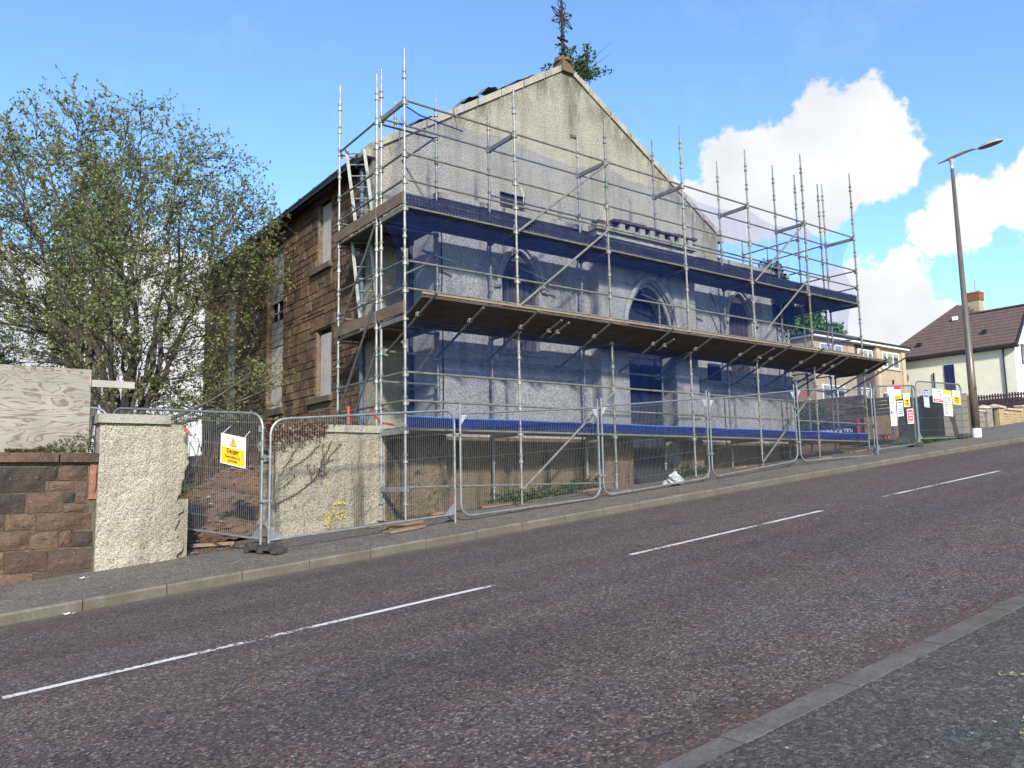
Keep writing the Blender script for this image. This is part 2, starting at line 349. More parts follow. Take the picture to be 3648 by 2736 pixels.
def asphalt(name, stops, patch, bsc=72, white=.9965, crack=False, edge=False):
    g = G(name); v = g.vor(bsc, 'Color'); s = g.sep(v)
    v2 = g.sep(g.vor(bsc*.42, 'Color'))
    base = g.ramp(s[0], stops); f2 = g.sep(g.vor(bsc*2.3, 'Color')); base = g.mix(g.rng(f2[0], .0, .35, .55, 0), base, tuple(x*.35 for x in patch)); f3 = g.sep(g.vor(bsc*.62, 'Color')); base = g.mix(g.rng(f3[1], .8, 1.0, 0, .55), base, tuple(min(1,x*1.9) for x in stops[2][1]))
    base = g.mix(g.rng(s[1], white, white+.004), base, (.42,.40,.38))
    base = g.mix(g.rng(v2[0], .86, 1.0, 0, .55), base, patch)
    gr = tuple(x/max(patch) for x in patch)
    hs = g.n('ShaderNodeHueSaturation'); hs.inputs['Saturation'].default_value = .35; hs.inputs['Value'].default_value = .86; g.l(base, hs.inputs['Color'])
    base = g.mix(g.rng(g.noise(.9, 6, .7, g.mapv((.6,1,1))), .46, .66, 0, .9), base, hs.outputs[0])
    base = g.mix(g.rng(g.noise(3.5, 6, .75), .48, .66, 0, .55), base, (.62,.62,.66), 'MULTIPLY')
    base = g.mix(g.rng(g.noise(.22, 3, .5), .4, .65, 0, .5), base, (.74,.72,.74), 'MULTIPLY')
    if edge:      # tyre tracks, oil and gutter silt
        sp = g.sep(g.c); tr_ = g.noise(.5, 4, .6, g.mapv((.05, 1.5, 1)))
        base = g.mix(g.rng(tr_, .42, .62, 0, .8), base, (.74,.72,.74), 'MULTIPLY')
        gn = g.noise(2.5, 5, .7)
        base = g.mix(g.math('MULTIPLY', g.rng(sp[1], -1.98, -1.6), g.rng(gn, .3, .6, .25, .85)), base, (.15,.125,.095))
        base = g.mix(g.math('MULTIPLY', g.rng(sp[1], -9.2, -9.6), g.rng(gn, .3, .6, .2, .8)), base, (.105,.07,.055))
        base = g.mix(g.rng(g.noise(1.7, 6, .75), .60, .72, 0, .8), base, (.55,.55,.6), 'MULTIPLY')
        ck = g.rng(g.math('ABSOLUTE', g.math('SUBTRACT', g.noise(.55, 5, .65, g.mapv((.5,1.3,1))), .47)), .0035, .0); base = g.mix(g.math('MULTIPLY', ck, .6), base, (.02,.018,.018))
    if crack:
        tr = g.rng(g.math('ABSOLUTE', g.math('SUBTRACT', g.noise(.8, 4, .6, g.mapv((.12,1.6,1))), .5)), .006, .0)
        base = g.mix(g.math('MULTIPLY', tr, .6), base, (.03,.027,.025))
    h = g.math('ADD', g.noise(bsc*1.6, 3), g.math('MULTIPLY', s[2], .6))
    g.bump(h, .8, .012)
    return g.done(base, .92, spec=.25)
MT['road'] = asphalt('red_chip_asphalt', [(0,(.030,.026,.028)),(.28,(.094,.068,.062)),(.5,(.158,.090,.064)),(.72,(.088,.082,.096)),(.9,(.19,.15,.13)),(1,(.36,.33,.30))], (.078,.072,.075), edge=True)
MT['pave'] = asphalt('footway_asphalt', [(0,(.10,.088,.072)),(.5,(.165,.147,.122)),(.85,(.19,.172,.146)),(1,(.28,.26,.23))], (.115,.10,.08), 60, .99, True)
MT['pave2'] = asphalt('near_footway_asphalt', [(0,(.05,.044,.040)),(.5,(.088,.077,.069)),(.85,(.115,.102,.092)),(1,(.17,.155,.14))], (.078,.070,.063), 70, .996, True)
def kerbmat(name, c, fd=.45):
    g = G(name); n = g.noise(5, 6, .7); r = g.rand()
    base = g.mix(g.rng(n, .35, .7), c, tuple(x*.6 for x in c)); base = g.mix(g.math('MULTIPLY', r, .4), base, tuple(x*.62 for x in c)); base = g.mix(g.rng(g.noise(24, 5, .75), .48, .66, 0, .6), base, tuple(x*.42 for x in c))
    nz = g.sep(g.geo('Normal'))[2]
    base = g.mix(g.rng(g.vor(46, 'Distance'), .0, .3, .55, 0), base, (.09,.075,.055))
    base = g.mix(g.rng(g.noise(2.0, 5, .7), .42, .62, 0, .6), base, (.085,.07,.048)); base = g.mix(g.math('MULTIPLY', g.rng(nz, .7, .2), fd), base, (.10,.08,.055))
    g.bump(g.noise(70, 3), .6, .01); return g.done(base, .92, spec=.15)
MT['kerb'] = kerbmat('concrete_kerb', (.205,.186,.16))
MT['kerb2'] = kerbmat('granite_kerb', (.17,.158,.148), 0)
def paintmat():
    g = G('worn_road_paint')
    n = g.noise(28, 5, .7); b = g.noise(1.6, 4, .6)
    m = g.n('ShaderNodeMixShader'); tr = g.n('ShaderNodeBsdfTransparent')
    a = g.rng(g.math('ADD', n, g.math('MULTIPLY', g.math('SUBTRACT', b, .5), .9)), .40, .46)
    g.done(g.mix(g.rng(n, .4, .7), (.62,.60,.56), (.5,.48,.44)), .7)
    g.l(a, m.inputs[0]); g.l(tr.outputs[0], m.inputs[1]); g.l(g.b.outputs[0], m.inputs[2]); g.l(m.outputs[0], g.o.inputs[0]); return g.m
MT['paint'] = paintmat()
def spray(name, c, thr=.42):
    g = G(name); m = g.n('ShaderNodeMixShader'); tr = g.n('ShaderNodeBsdfTransparent')
    g.done(c, .8); g.l(g.rng(g.noise(34, 4, .7), thr, thr+.08), m.inputs[0]); g.l(tr.outputs[0], m.inputs[1]); g.l(g.b.outputs[0], m.inputs[2]); g.l(m.outputs[0], g.o.inputs[0]); return g.m
MT['spray'] = spray('yellow_spray_paint', (.50,.41,.09), .47)
MT['spray2'] = spray('faded_yellow_spray', (.42,.36,.17), .52)
def groundmat(name, a, b, c, sc=3):
    g = G(name); base = g.mix(g.rng(g.noise(sc, 6, .7), .35, .65), a, b)
    base = g.mix(g.rng(g.vor(22, 'Color') if False else g.noise(26, 4, .7), .55, .72, 0, .8), base, c)
    g.bump(g.noise(14, 6, .7), 1, .06); return g.done(base, .95, spec=.1)
MT['dirt'] = groundmat('bare_earth', (.17,.10,.065), (.11,.07,.048), (.24,.18,.14))
MT['yard'] = groundmat('rough_yard_ground', (.06,.065,.03), (.085,.065,.04), (.05,.08,.02), 1.2)
MT['field'] = groundmat('grass_field', (.05,.08,.025), (.07,.085,.03), (.05,.06,.03), .3)
def leafmat(name, a, b, c=None, tr=.35):
    g = G(name); r = g.math('FRACT', g.math('ADD', g.geo('Random Per Island'), 0))
    base = g.ramp(r, [(0, a), (.6, b), (1, c or b)])
    df = g.n('ShaderNodeBsdfTranslucent'); g.l(base, df.inputs[0]); m = g.n('ShaderNodeMixShader'); m.inputs[0].default_value = tr
    g.done(base, .6, spec=.25); g.l(g.b.outputs[0], m.inputs[1]); g.l(df.outputs[0], m.inputs[2]); g.l(m.outputs[0], g.o.inputs[0]); return g.m
MT['leaf'] = leafmat('young_spring_leaf', (.10,.13,.045), (.18,.21,.075), (.26,.29,.12))
MT['leaf_dark'] = leafmat('dark_evergreen_leaf', (.012,.028,.010), (.03,.055,.018), (.05,.08,.025), .15)
MT['leaf_bush'] = leafmat('bush_leaf', (.018,.04,.012), (.04,.075,.022), (.08,.11,.035), .25)
MT['leaf_bright'] = leafmat('bright_sycamore_leaf', (.07,.15,.02), (.13,.24,.04), (.2,.32,.07), .4)
MT['leaf_dead'] = leafmat('withered_ivy_leaf', (.06,.028,.018), (.16,.075,.04), (.25,.16,.095), .2)
MT['ivy_mix'] = leafmat('ivy_green_brown', (.035,.05,.018), (.10,.10,.035), (.2,.14,.07), .2)
MT['grass'] = leafmat('grass_blade', (.035,.07,.012), (.055,.11,.018), (.11,.13,.035), .3)
MT['bark'] = simple('grey_brown_bark', (.10,.088,.072), .9, 0, .45, 14, .6, 50)
MT['twig'] = simple('twig_bark', (.075,.058,.045), .9, 0, .3, 10)
MT['vine'] = simple('dry_vine_stem', (.075,.045,.032), .9, 0, .3, 10)
MT['white_paint'] = simple('white_paint', (.72,.73,.73), .5, 0, .1, 4)
MT['lamp_pole'] = simple('bronze_lamp_column', (.15,.125,.10), .38, .35, .2, 3)
MT['lamp_head'] = simple('grey_lamp_head', (.38,.39,.40), .4, .2, .1, 5)
MT['cream'] = simple('cream_masonry_paint', (.72,.70,.56), .85, 0, .06, 2, .35, 12)
MT['purple'] = simple('maroon_base_paint', (.065,.04,.055), .8, 0, .2, 4)
MT['tan'] = simple('tan_roughcast', (.36,.29,.20), .9, 0, .12, 2, .5, 60)
MT['tan_light'] = simple('tan_margin', (.42,.35,.25), .9, 0, .12, 2)
MT['brown_panel'] = simple('dark_brown_panel', (.07,.06,.065), .7, 0, .15, 4)
MT['pink'] = simple('pinkish_render', (.34,.26,.23), .9, 0, .15, 2, .4, 50)
MT['upvc'] = simple('white_window_frame', (.75,.77,.78), .4, 0, .05, 4)
def glass():
    g = G('window_glass'); return g.done(g.mix(g.rng(g.noise(1.2), .4, .6), (.05,.06,.065), (.22,.24,.24)), .08, 0, .6)
MT['glass'] = glass()
MT['blind'] = simple('grey_blind', (.25,.27,.28), .7)
def tiles():
    g = G('brown_roof_tile'); base = g.mix(g.rng(g.noise(2.5, 6, .7), .35, .7), (.14,.095,.085), (.10,.07,.068))
    base = g.mix(g.rng(g.noise(15, 4, .7), .62, .74, 0, .6), base, (.27,.24,.2)); g.bump(g.noise(20, 3), .3, .01); return g.done(base, .85)
MT['tile'] = tiles()
MT['tile_red'] = simple('red_roof_tile', (.25,.08,.06), .85, 0, .2, 4)
MT['orange'] = simple('orange_red_roof', (.5,.09,.04), .7)
def brick(name, c1, c2, mo, sc, bw=.5, rh=.25):
    g = G(name); s = g.sep(g.c); cmb = g.n('ShaderNodeCombineXYZ')
    g.l(g.math('ADD', s[0], s[1]), cmb.inputs[0]); g.l(s[2], cmb.inputs[1])
    b = g.n('ShaderNodeTexBrick'); b.inputs['Scale'].default_value = sc; b.inputs['Brick Width'].default_value = bw; b.inputs['Row Height'].default_value = rh
    b.inputs['Mortar Size'].default_value = .018; g.l(cmb.outputs[0], b.inputs['Vector'])
    b.inputs['Color1'].default_value = (*c1,1); b.inputs['Color2'].default_value = (*c2,1); b.inputs['Mortar'].default_value = (*mo,1)
    base = g.mix(g.rng(g.noise(3,5), .35,.7,0,.35), b.outputs['Color'], tuple(x*.5 for x in c1))
    g.bump(b.outputs['Fac'], -.5 if False else .4, .01); return g.done(base, .9)
MT['brick_red'] = brick('red_chimney_brick', (.30,.09,.055), (.24,.07,.045), (.2,.15,.12), 3)
MT['yellow_brick'] = simple('yellow_walling_brick', (.33,.25,.14), .9, 0, .3, 9, .4)
MT['grey_brick'] = simple('grey_walling_block', (.22,.19,.16), .9, 0, .5, 9, .4)
MT['wall_cap'] = simple('pale_coping', (.42,.37,.29), .9, 0, .2, 5)
MT['block'] = simple('old_painted_blockwork', (.50,.46,.36), .9, 0, .3, 3, .5, 30, c2=(.36,.32,.25))
MT['osb'] = simple('brown_sheet_board', (.24,.16,.09), .85, 0, .2, 7, .3, 30)
MT['black_mesh'] = simple('black_windbreak_mesh', (.015,.016,.02), .9, 0, .5, 9, .5, 20)
MT['dark_slat'] = simple('dark_stained_slat', (.035,.03,.03), .8, 0, .4, 8, .4)
MT['s_white'] = simple('white_sign_board', (.78,.79,.80), .45, 0, .03, 3)
MT['s_yellow'] = simple('yellow_sign_panel', (.85,.46,.02), .5, 0, .04, 3)
MT['s_black'] = simple('black_sign_print', (.015,.015,.015), .6)
MT['s_red'] = simple('red_sign_panel', (.60,.02,.03), .5, 0, .05, 3)
MT['s_blue'] = simple('blue_sign_panel', (.03,.06,.30), .5, 0, .05, 3)
MT['s_green'] = simple('pale_green_panel', (.30,.62,.32), .5)
MT['s_grey'] = simple('grey_print', (.38,.39,.42), .6)
MT['hoard_blue'] = simple('dark_blue_hoarding', (.012,.02,.085), .5, 0, .1, 3)
MT['plastic'] = simple('clear_polythene', (.42,.44,.45), .25, 0, .15, 9, .4, 30)
MT['barrier_red'] = simple('red_plastic_barrier', (.38,.05,.04), .5)
MT['paper'] = simple('white_paper', (.8,.8,.8), .7)
# ================================================================ SETTING
def sheet(name, xs, ys, zf, mat, yf=None):
    V = []; F = []; nx, ny = len(xs), len(ys)
    for x in xs:
        for y in ys:
            yy = yf(x, y) if yf else y
            V.append((x, yy, zf(x, yy, y)))
    for i in range(nx-1):
        for j in range(ny-1):
            a = i*ny+j; F.append((a, a+ny, a+ny+1, a+1))
    m = MB(); m.add(V, F); return setkind(m.build(name, mat, smooth=True))
XS = [-70,-50,-30,-20] + [i for i in range(-15, 41)] + [45,50,60,80]
def zroad(x, y, y0): return plane_z(x) - .115 + .02*(1-((y0+5.6)/4.05)**2)
sheet('road', XS, [-9.63,-8.6,-7.6,-6.6,-5.6,-4.6,-3.6,-2.6,-1.55], zroad, MT['road'], lambda x, y: y + bend(x))
sheet('pavement', XS, [-1.42,-.9,-.3,.3,1.3], lambda x, y, y0: H(x, y0)-.004, MT['pave'], lambda x, y: y + bend(x)*max(0,(1.3-y)/2.8))
sheet('near_pavement', XS, [-15,-12,-9.77], lambda x, y, y0: plane_z(x)+.0, MT['pave2'], lambda x, y: y + bend(x))
def zy(x, y, y0):
    s = .115 if x < 7 else .02 if x > 13 else .115-.095*(x-7)/6
    z = plane_z(x) + .1 + s*(min(y, 16)-1)
    if x > 15: z = min(z, plane_z(x) + .2)
    if y > 19: z -= .22*(y-19) if x < 16 else .02*(y-19)
    return max(z, -9)
sheet('yard_ground', [-70,-40,-20,-12,-9,-7,-6,-5,-4,-3,-2,-1,0,2,5,8,11,13,15,17,20,24,28,34,40,50,60,80], [.95,1.5,2,3,4,6,8,10,13,16,19,24,30,45,70,100], zy, MT['dirt'])
sheet('ground', [-900,-300,-100,-70,-30,0,30,60,80,300,900], [-900,-200,-60,-30,-14.9,-9,0,6,30,98,200,900], lambda x, y, y0: (plane_z(x) if y < 31 else plane_z(x)-6-.0*x) - (1.1 if -14.9 <= y < 31 else .6), MT['field'])
# kerbs: a bed with single stones
def kerb(nm, mat, x0, n, yf, yb, top, bot, lab=None):
    root = setkind(bpy.data.objects.new(nm, None)); col.objects.link(root)
    L = .915
    for i in range(n):
        xa = x0 + i*L; xb = xa + L - .010
        ya, yb_ = yf + bend(xa), yf + bend(xb); wa = yb-yf
        dz = random.uniform(-.004, .004); r = .018; s = 1 if wa > 0 else -1
        m = MB(); V = []
        for x, y in ((xa, ya), (xb, yb_)):
            z = plane_z(x)+(0 if top > .01 else random.uniform(-.003,.003))
            V += [(x, y+.004*s, z+bot), (x, y, z+top-r*1.4+dz), (x, y+r*s, z+top+dz), (x, y+wa, z+top+dz), (x, y+wa, z+bot)]
        m.add(V, [(0,5,6,1),(1,6,7,2),(2,7,8,3),(3,8,9,4),(0,1,2,3,4),(9,8,7,6,5)])
        m.build('kerb_stone', mat, root)
    return root
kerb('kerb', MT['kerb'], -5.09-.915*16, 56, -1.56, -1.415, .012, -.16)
kerb('near_kerb', MT['kerb2'], -12, 34, -9.625, -9.775, .004, -.16)
# gutter grime strip is geometry-free; centre line dashes
for xa, xb, lab in ((-12.3,-8.1,'white centre line dash beyond the left edge, first downhill'), (-6.13,-1.85,'long white centre line dash nearest the bottom left corner'), (.09,4.09,'white centre line dash in the middle of the red road'), (5.85,9.99,'worn thin white centre line dash farthest uphill')):
    m = MB(); n = 14
    for i in range(n):
        a = xa+(xb-xa)*i/n; b = xa+(xb-xa)*(i+1)/n; q = []
        for x, dy in ((a,-.045),(b,-.045),(b,.045),(a,.045)):
            y = -5.2+dy+bend(x)-.05*(x>0); q.append((x, y, zroad(x, 0, -5.2)+.005))
        m.quad(*q)
    o = m.build('road_marking', MT['paint']); setkind(o)
# faint yellow spray marks on the near footway
m = MB()
for (a, b) in (((-3.02,-10.6),(-2.2,-10.35)), ((-2.35,-11.0),(-1.75,-10.75)), ((-2.2,-10.35),(-2.3,-10.2))):
    z = lambda x: plane_z(x)+.005
    dx, dy = b[0]-a[0], b[1]-a[1]; l = math.hypot(dx, dy); px, py = -dy/l*.035, dx/l*.035
    m.quad((a[0]-px,a[1]-py,z(a[0])),(b[0]-px,b[1]-py,z(b[0])),(b[0]+px,b[1]+py,z(b[0])),(a[0]+px,a[1]+py,z(a[0])))
setkind(m.build('road_marking', MT['spray2']))
# mound of earth
def mound():
    m = MB(); n = 46; V = []; F = []
    for i in range(n):
        for j in range(n):
            x = -4.1 + 4.0*i/(n-1); y = 1.2+4.6*j/(n-1)
            dx = (x+1.7)/(1.35 if x < -1.7 else 1.1); dy = (y-3.2)/1.7
            h = 1.02*math.exp(-(dx*dx+dy*dy)*1.25)
            h += .05*(math.sin(x*7.3+y*3)*math.cos(y*6.1-x*2))*min(1, h*3) + random.uniform(-.02,.02)
            V.append((x, y, zy(x, y, y)+h-.03))
    for i in range(n-1):
        for j in range(n-1): F.append((i*n+j, (i+1)*n+j, (i+1)*n+j+1, i*n+j+1))
    m.add(V, F); return m
mo = mound().build('earth_mound', MT['dirt']); mo['kind'] = 'stuff'; mo['label'] = 'mound of bare reddish earth and rubble behind the wire fence in the gateway'
def mz(x, y):
    dx = (x+1.7)/(1.35 if x < -1.7 else 1.1); dy = (y-3.2)/1.7
    return zy(x, y, y)+1.02*math.exp(-(dx*dx+dy*dy)*1.25)
def rocks(nm, n, fx, fy, fz, s0, s1, mat, label):
    m = MB()
    for _ in range(n):
        x, y = fx(), fy(); s = random.uniform(s0, s1)*random.choice((.6,1,1,1.5)); z = fz(x, y)
        V = []
        for k in range(6):
            a = k*math.pi/3+random.uniform(-.3,.3); V.append((x+s*math.cos(a)*random.uniform(.6,1), y+s*math.sin(a)*random.uniform(.5,.9), z+random.uniform(-.1,.35)*s))
        V.append((x, y, z+s*random.uniform(.4,.7)))
        m.add(V, [(i, (i+1)%6, 6) for i in range(6)])
    o = m.build(nm, mat); o['kind'] = 'stuff'; o['label'] = label; return o
MT['rubble'] = stonemat('loose_rubble', [(.14,.07,.045),(.22,.12,.08),(.10,.06,.045),(.36,.30,.25)], .01, .2)
rocks('rubble', 1500, lambda: random.uniform(-3.9,-.6), lambda: random.uniform(1.2,4.6), mz, .015, .05, MT['rubble'], 'loose stones and brick crumbs strewn over the earth mound')
rocks('gateway_rubble', 700, lambda: random.uniform(-3.6,-1.9), lambda: .55+random.random()**1.5*.9, lambda x, y: H(x, y) if y < 1 else zy(x, y, y), .008, .03, MT['rubble'], 'earth crumbs and grit spilled across the gateway threshold')
rocks('pavement_grit', 900, lambda: random.uniform(-6.5,14), lambda: random.uniform(-1.4,.9), lambda x, y: H(x, y), .004, .010, MT['rubble'], 'small grit and chips scattered over the pavement')
# loose slabs in the gateway
o = MB(); o.beam((-3.2,1.12,-1.79),(-2.62,.83,-1.765),.10,.05); tag(o.build('timber_batten', MT['sole']), 'pale timber batten lying on the earth across the gateway', 'timber')
o = MB(); o.beam((-2.62,1.75,-1.28),(-2.2,1.7,-1.12),.13,.03); tag(o.build('stone_slab', MT['rubble']), 'broken grey stone sliver lying on the earth mound near the fence post', 'slab')

# ================================================================ CHURCH
church = thing('church', 'old roughcast church with stone side wall, gable front and blue netted scaffold before it', 'church', (6, 2.4, -1))
YG = 2.4
# --- gable wall
fg = lambda u, v, d: (u, YG+d, v)
slope = (9.62-6.12)/(6.05-.57)
gw = wall([(.57,-1.6),(11.8,-1.0),(11.8,6.2),(6.05,9.62),(.57,6.12)],
          [[(3.87,5.46),(4.62,5.46),(4.62,5.90),(3.87,5.90)], [(7.6,5.5),(8.4,5.5),(8.4,5.92),(7.6,5.92)]], fg, .45)
gable = gw.build('gable_wall', MT['harl'], church)
for x0, x1, z1 in ((3.87,4.62,5.90),(7.6,8.4,5.92)):
    f = MB().box(x0+.002, YG+.08, 5.502, x1-.002, YG+.10, z1-.002).build('gable_window', MT['slot'], church)
    q = MB(); q.box((x0+x1)/2-.012, YG+.055, 5.502, (x0+x1)/2+.012, YG+.079, z1-.002); q.build('glazing_bar', MT['iron_black'], f)
MB().box(6.12, YG-.03, 7.80, 6.32, YG-.001, 7.88).build('wall_vent', MT['mortar_dark'], church)
# --- skew stones
def skew(x0, z0, x1, z1, n):
    for i in range(n):
        a = i/n+.003; b = (i+1)/n-.003; j = random.uniform(-.012,.012)
        xa, za, xb, zb = x0+(x1-x0)*a, z0+(z1-z0)*a, x0+(x1-x0)*b, z0+(z1-z0)*b
        m = MB(); m.add([(xa,YG-.05+j,za),(xb,YG-.05+j,zb),(xb,YG+.42,zb),(xa,YG+.42,za),(xa,YG-.05+j,za+.17),(xb,YG-.05+j,zb+.17),(xb,YG+.42,zb+.17),(xa,YG+.42,za+.17)],
              [(0,3,2,1),(4,5,6,7),(0,1,5,4),(1,2,6,5),(2,3,7,6),(3,0,4,7)])
        m.build('skew_stone', MT['skew'], church)
skew(.5, 6.07, 6.0, 9.58, 8); skew(11.87, 6.15, 6.1, 9.58, 8)
MB().box(.38, YG-.08, 5.92, .62, YG+.4, 6.08).build('skew_putt', MT['skew'], church)
MB().box(11.75, YG-.08, 6.0, 11.98, YG+.4, 6.16).build('skew_putt', MT['skew'], church)
# lifted lead on the left skew
for (x0, x1, h) in ((1.35,2.1,.06),(2.75,3.35,.12),(3.3,3.9,.17),(3.85,5.1,.05)):
    m = MB(); V = []; n = 8
    for i in range(n+1):
        t = i/n; x = x0+(x1-x0)*t; z = 6.12+slope*(x-.57)+.20+h*math.sin(math.pi*t)**.7
        V += [(x, YG+.0, z-.03+.02*math.sin(i*2.1)), (x, YG+.2, z+.02), (x, YG+.5, z-.02)]
    F = [(3*i+k, 3*i+3+k, 3*i+4+k, 3*i+1+k) for i in range(n) for k in (0,1)]
    m.add(V, F); m.build('lead_flashing', MT['lead'], church, smooth=True)
# --- apex and iron finial
ap = MB(); ap.box(5.86,YG-.10,9.50,6.24,YG+.30,9.84); ap.tube([(6.05,YG+.1,9.80),(6.05,YG+.1,9.92),(6.05,YG+.1,9.97)], [.26,.24,.12], 10)
apx = ap.build('apex_stone', MT['finial_stone'], church)
fi = MB(); fx, fy = 6.05, YG+.1
fi.tube([(fx,fy,9.9),(fx,fy,10.2),(fx,fy,10.5),(fx,fy,11.9)], [.06,.05,.045,.02], 8)
for z, r in ((10.03,.09),(10.46,.085),(10.56,.07)): fi.tube([(fx,fy,z-.03),(fx,fy,z),(fx,fy,z+.03)], [.04,r,.04], 8)
cz = 11.08
def loop(cx, cz_, ax, az, ang, n=14, r=.014):
    P = []
    for i in range(n+1):
        t = 2*math.pi*i/n; x = ax*math.cos(t); z = az*math.sin(t)
        P.append((fx + cx + x*math.cos(ang)-z*math.sin(ang), fy, cz_ + x*math.sin(ang)+z*math.cos(ang)))
    fi.tube(P, r, 5, False)
for k in range(6):
    a = math.pi/6 + k*math.pi/3
    ex, ez = math.cos(a), math.sin(a)
    tip = .36
    if k not in (1, 4): fi.tube([(fx,fy,cz),(fx+ex*tip,fy,cz+ez*tip)], .015, 5)
    loop(ex*.19, cz+ez*.19, .155, .085, a, r=.011); loop(ex*.13, cz+ez*.13, .09, .04, a+.5, r=.008)
    if k not in (1, 4):
        for da in (-.55, 0, .55):
            fi.tube([(fx+ex*tip*.93,fy,cz+ez*tip*.93),(fx+ex*tip*.93+.075*math.cos(a+da),fy,cz+ez*tip*.93+.075*math.sin(a+da))], [.022,.007], 5)
    b = a + math.pi/6
    fi.tube([(fx+.1*math.cos(b),fy,cz+.1*math.sin(b)),(fx+.21*math.cos(b),fy,cz+.21*math.sin(b))], [.011,.026], 5)
for s in (-1, 1):
    loop(s*.075, cz+.36, .05, .10, s*-.2, r=.011)
    fi.tube([(fx+s*.03,fy,cz-.46),(fx+s*.12,fy,cz-.30),(fx+s*.18,fy,cz-.36)], .010, 5)
    fi.tube([(fx,fy,10.46),(fx+s*.17,fy,10.48)], [.02,.035], 5); fi.tube([(fx,fy,10.36),(fx+s*.14,fy,10.30)], [.02,.035], 5)
fi.build('iron_finial', MT['finial'], church)
# --- roof
rf = MB()
rz = lambda x: 6.02+slope*(x-.57) if x < 6.05 else 9.52-(9.52-6.1)/(11.8-6.05)*(x-6.05)
for a, b in ((.30,6.05),(6.05,12.0)):
    rf.quad((a,YG+.42,rz(a)),(b,YG+.42,rz(b)),(b,14.7,rz(b)),(a,14.7,rz(a)))
    rf.quad((a,YG+.42,rz(a)-.08),(a,14.7,rz(a)-.08),(b,14.7,rz(b)-.08),(b,YG+.42,rz(b)-.08))
roof = rf.build('roof', MT['slate'], church)
gt = MB(); gt.tube([(.42,YG+.3,6.03),(.42,8,6.0),(.42,14.7,5.97)], .075, 8); g_ = gt.build('gutter', MT['iron_black'], church)
for y in (3.2,4.1,5.0,5.9,6.8,7.7,8.6,9.5,10.4,11.3,12.2,13.1): MB().tube([(.42,y,6.01),(.42,y+.06,6.01)], .09, 8).build('gutter_joint', MT['iron_black'], g_)
MB().box(.36,YG+.05,5.86,.58,14.7,5.965).build('eaves_course', MT['iron_black'], church)
# --- side wall (stone)
XW = .60
def fs(u, v, d): return (XW+d, u, v)
ops = [(4.54,5.26,4.2,5.80), (4.48,5.30,1.12,2.70)]
rect = lambda y0, y1, z0, z1: [(y0,z0),(y1,z0),(y1,z1),(y0,z1)]
ar2 = arch(8.07, .60, 1.1, 5.05, 5.65, 6, False); ar3 = arch(11.9, .56, 1.1, 5.05, 5.65, 6, False)
sw = wall([(YG+.452,-1.7),(14.6,-1.2),(14.6,6.0),(YG+.452,6.0)], [rect(*o) for o in ops]+[ar2, ar3], fs, .22)
side = sw.build('side_wall', MT['mortar_side'], church)
holes = [(4.50,5.30,4.16,5.84),(4.44,5.34,1.08,2.74),(7.47,8.67,1.06,5.66),(11.34,12.46,1.06,5.66),(4.36,5.7,.92,1.10),(4.4,5.68,4.02,4.18),(7.3,9.1,.9,1.08),(11.2,12.7,.9,1.08)]
cnt = 0; far = MB(); z = -1.5; row = 0
def stone(m, y0, y1, z0, z1, xf):
    b = .010; j = lambda: random.uniform(-.006,.006); e = xf + .012 + random.uniform(-.010,.006)
    m.add([(XW+.01,y0,z0),(XW+.01,y1,z0),(XW+.01,y1,z1),(XW+.01,y0,z1),(e+j(),y0+b,z0+b),(e+j(),y1-b,z0+b),(e+j(),y1-b,z1-b),(e+j(),y0+b,z1-b)],
          [(4,7,6,5),(0,4,5,1),(1,5,6,2),(2,6,7,3),(3,7,4,0)])
while z < 5.82:
    h = random.choice((.16,.19,.22,.25,.29)); h = min(h, 5.85-z); y = YG+.46
    while y < 14.55:
        L = random.uniform(.24,.66); y1 = min(y+L, 14.58)
        if y1-y > .1:
            segs = [(y, y1)]
            for a, b, c, d in holes:
                if z+h > c+.03 and z < d-.03:
                    ns = []
                    for s0, s1 in segs:
                        if s1 <= a or s0 >= b: ns.append((s0, s1))
                        else:
                            if s0 < a: ns.append((s0, a))
                            if s1 > b: ns.append((b, s1))
                    segs = ns
            for s0, s1 in segs:
                if s1-s0 < .07: continue
                zz = z+.012
                if random.random() < .3 and h > .18 and s1-s0 > .2:
                    stone(far, s0+.004, s1-.004, z+h*.52, z+h-.002, .572)
                    if cnt < 295 and s0 < 6.9 and z > .0:
                        m = MB(); stone(m, s0+.004, s1-.004, zz-.006, z+h*.5-.004, .572); m.build('stone', MT['stone_side'], side); cnt += 1
                    else: stone(far, s0+.004, s1-.004, zz-.006, z+h*.5-.004, .572)
                    continue
                if cnt < 295 and s0 < 6.9 and z > .0:
                    m = MB(); stone(m, s0+.004, s1-.004, zz-.006, z+h-.002, .572); m.build('stone', MT['stone_side'], side); cnt += 1
                else: stone(far, s0+.004, s1-.004, zz-.006, z+h-.002, .572)
        y = y1
    z += h; row += 1
far.build('far_stones', MT['stone_side'], side, kind='stuff')
for i, (a, b, c, d) in enumerate(ops):
    f = MB().box(XW+.07, a+.002, c+.002, XW+.10, b-.08, d-.10).build('boarded_window', MT['board_grey'], church)
    MB().box(XW+.102, a+.001, c+.001, XW+.2, b-.001, d-.001).build('dark_gap', MT['dark'], f)
    MB().box(XW-.10, a-.10, c-.13, XW+.09, b+.34, c-.001).build('sill', MT['mortar_dark'], f)
    MB().box(XW-.035, a-.25, d+.03, XW-.002, b+.25, d+.27).build('lintel', MT['stone_side'], f)
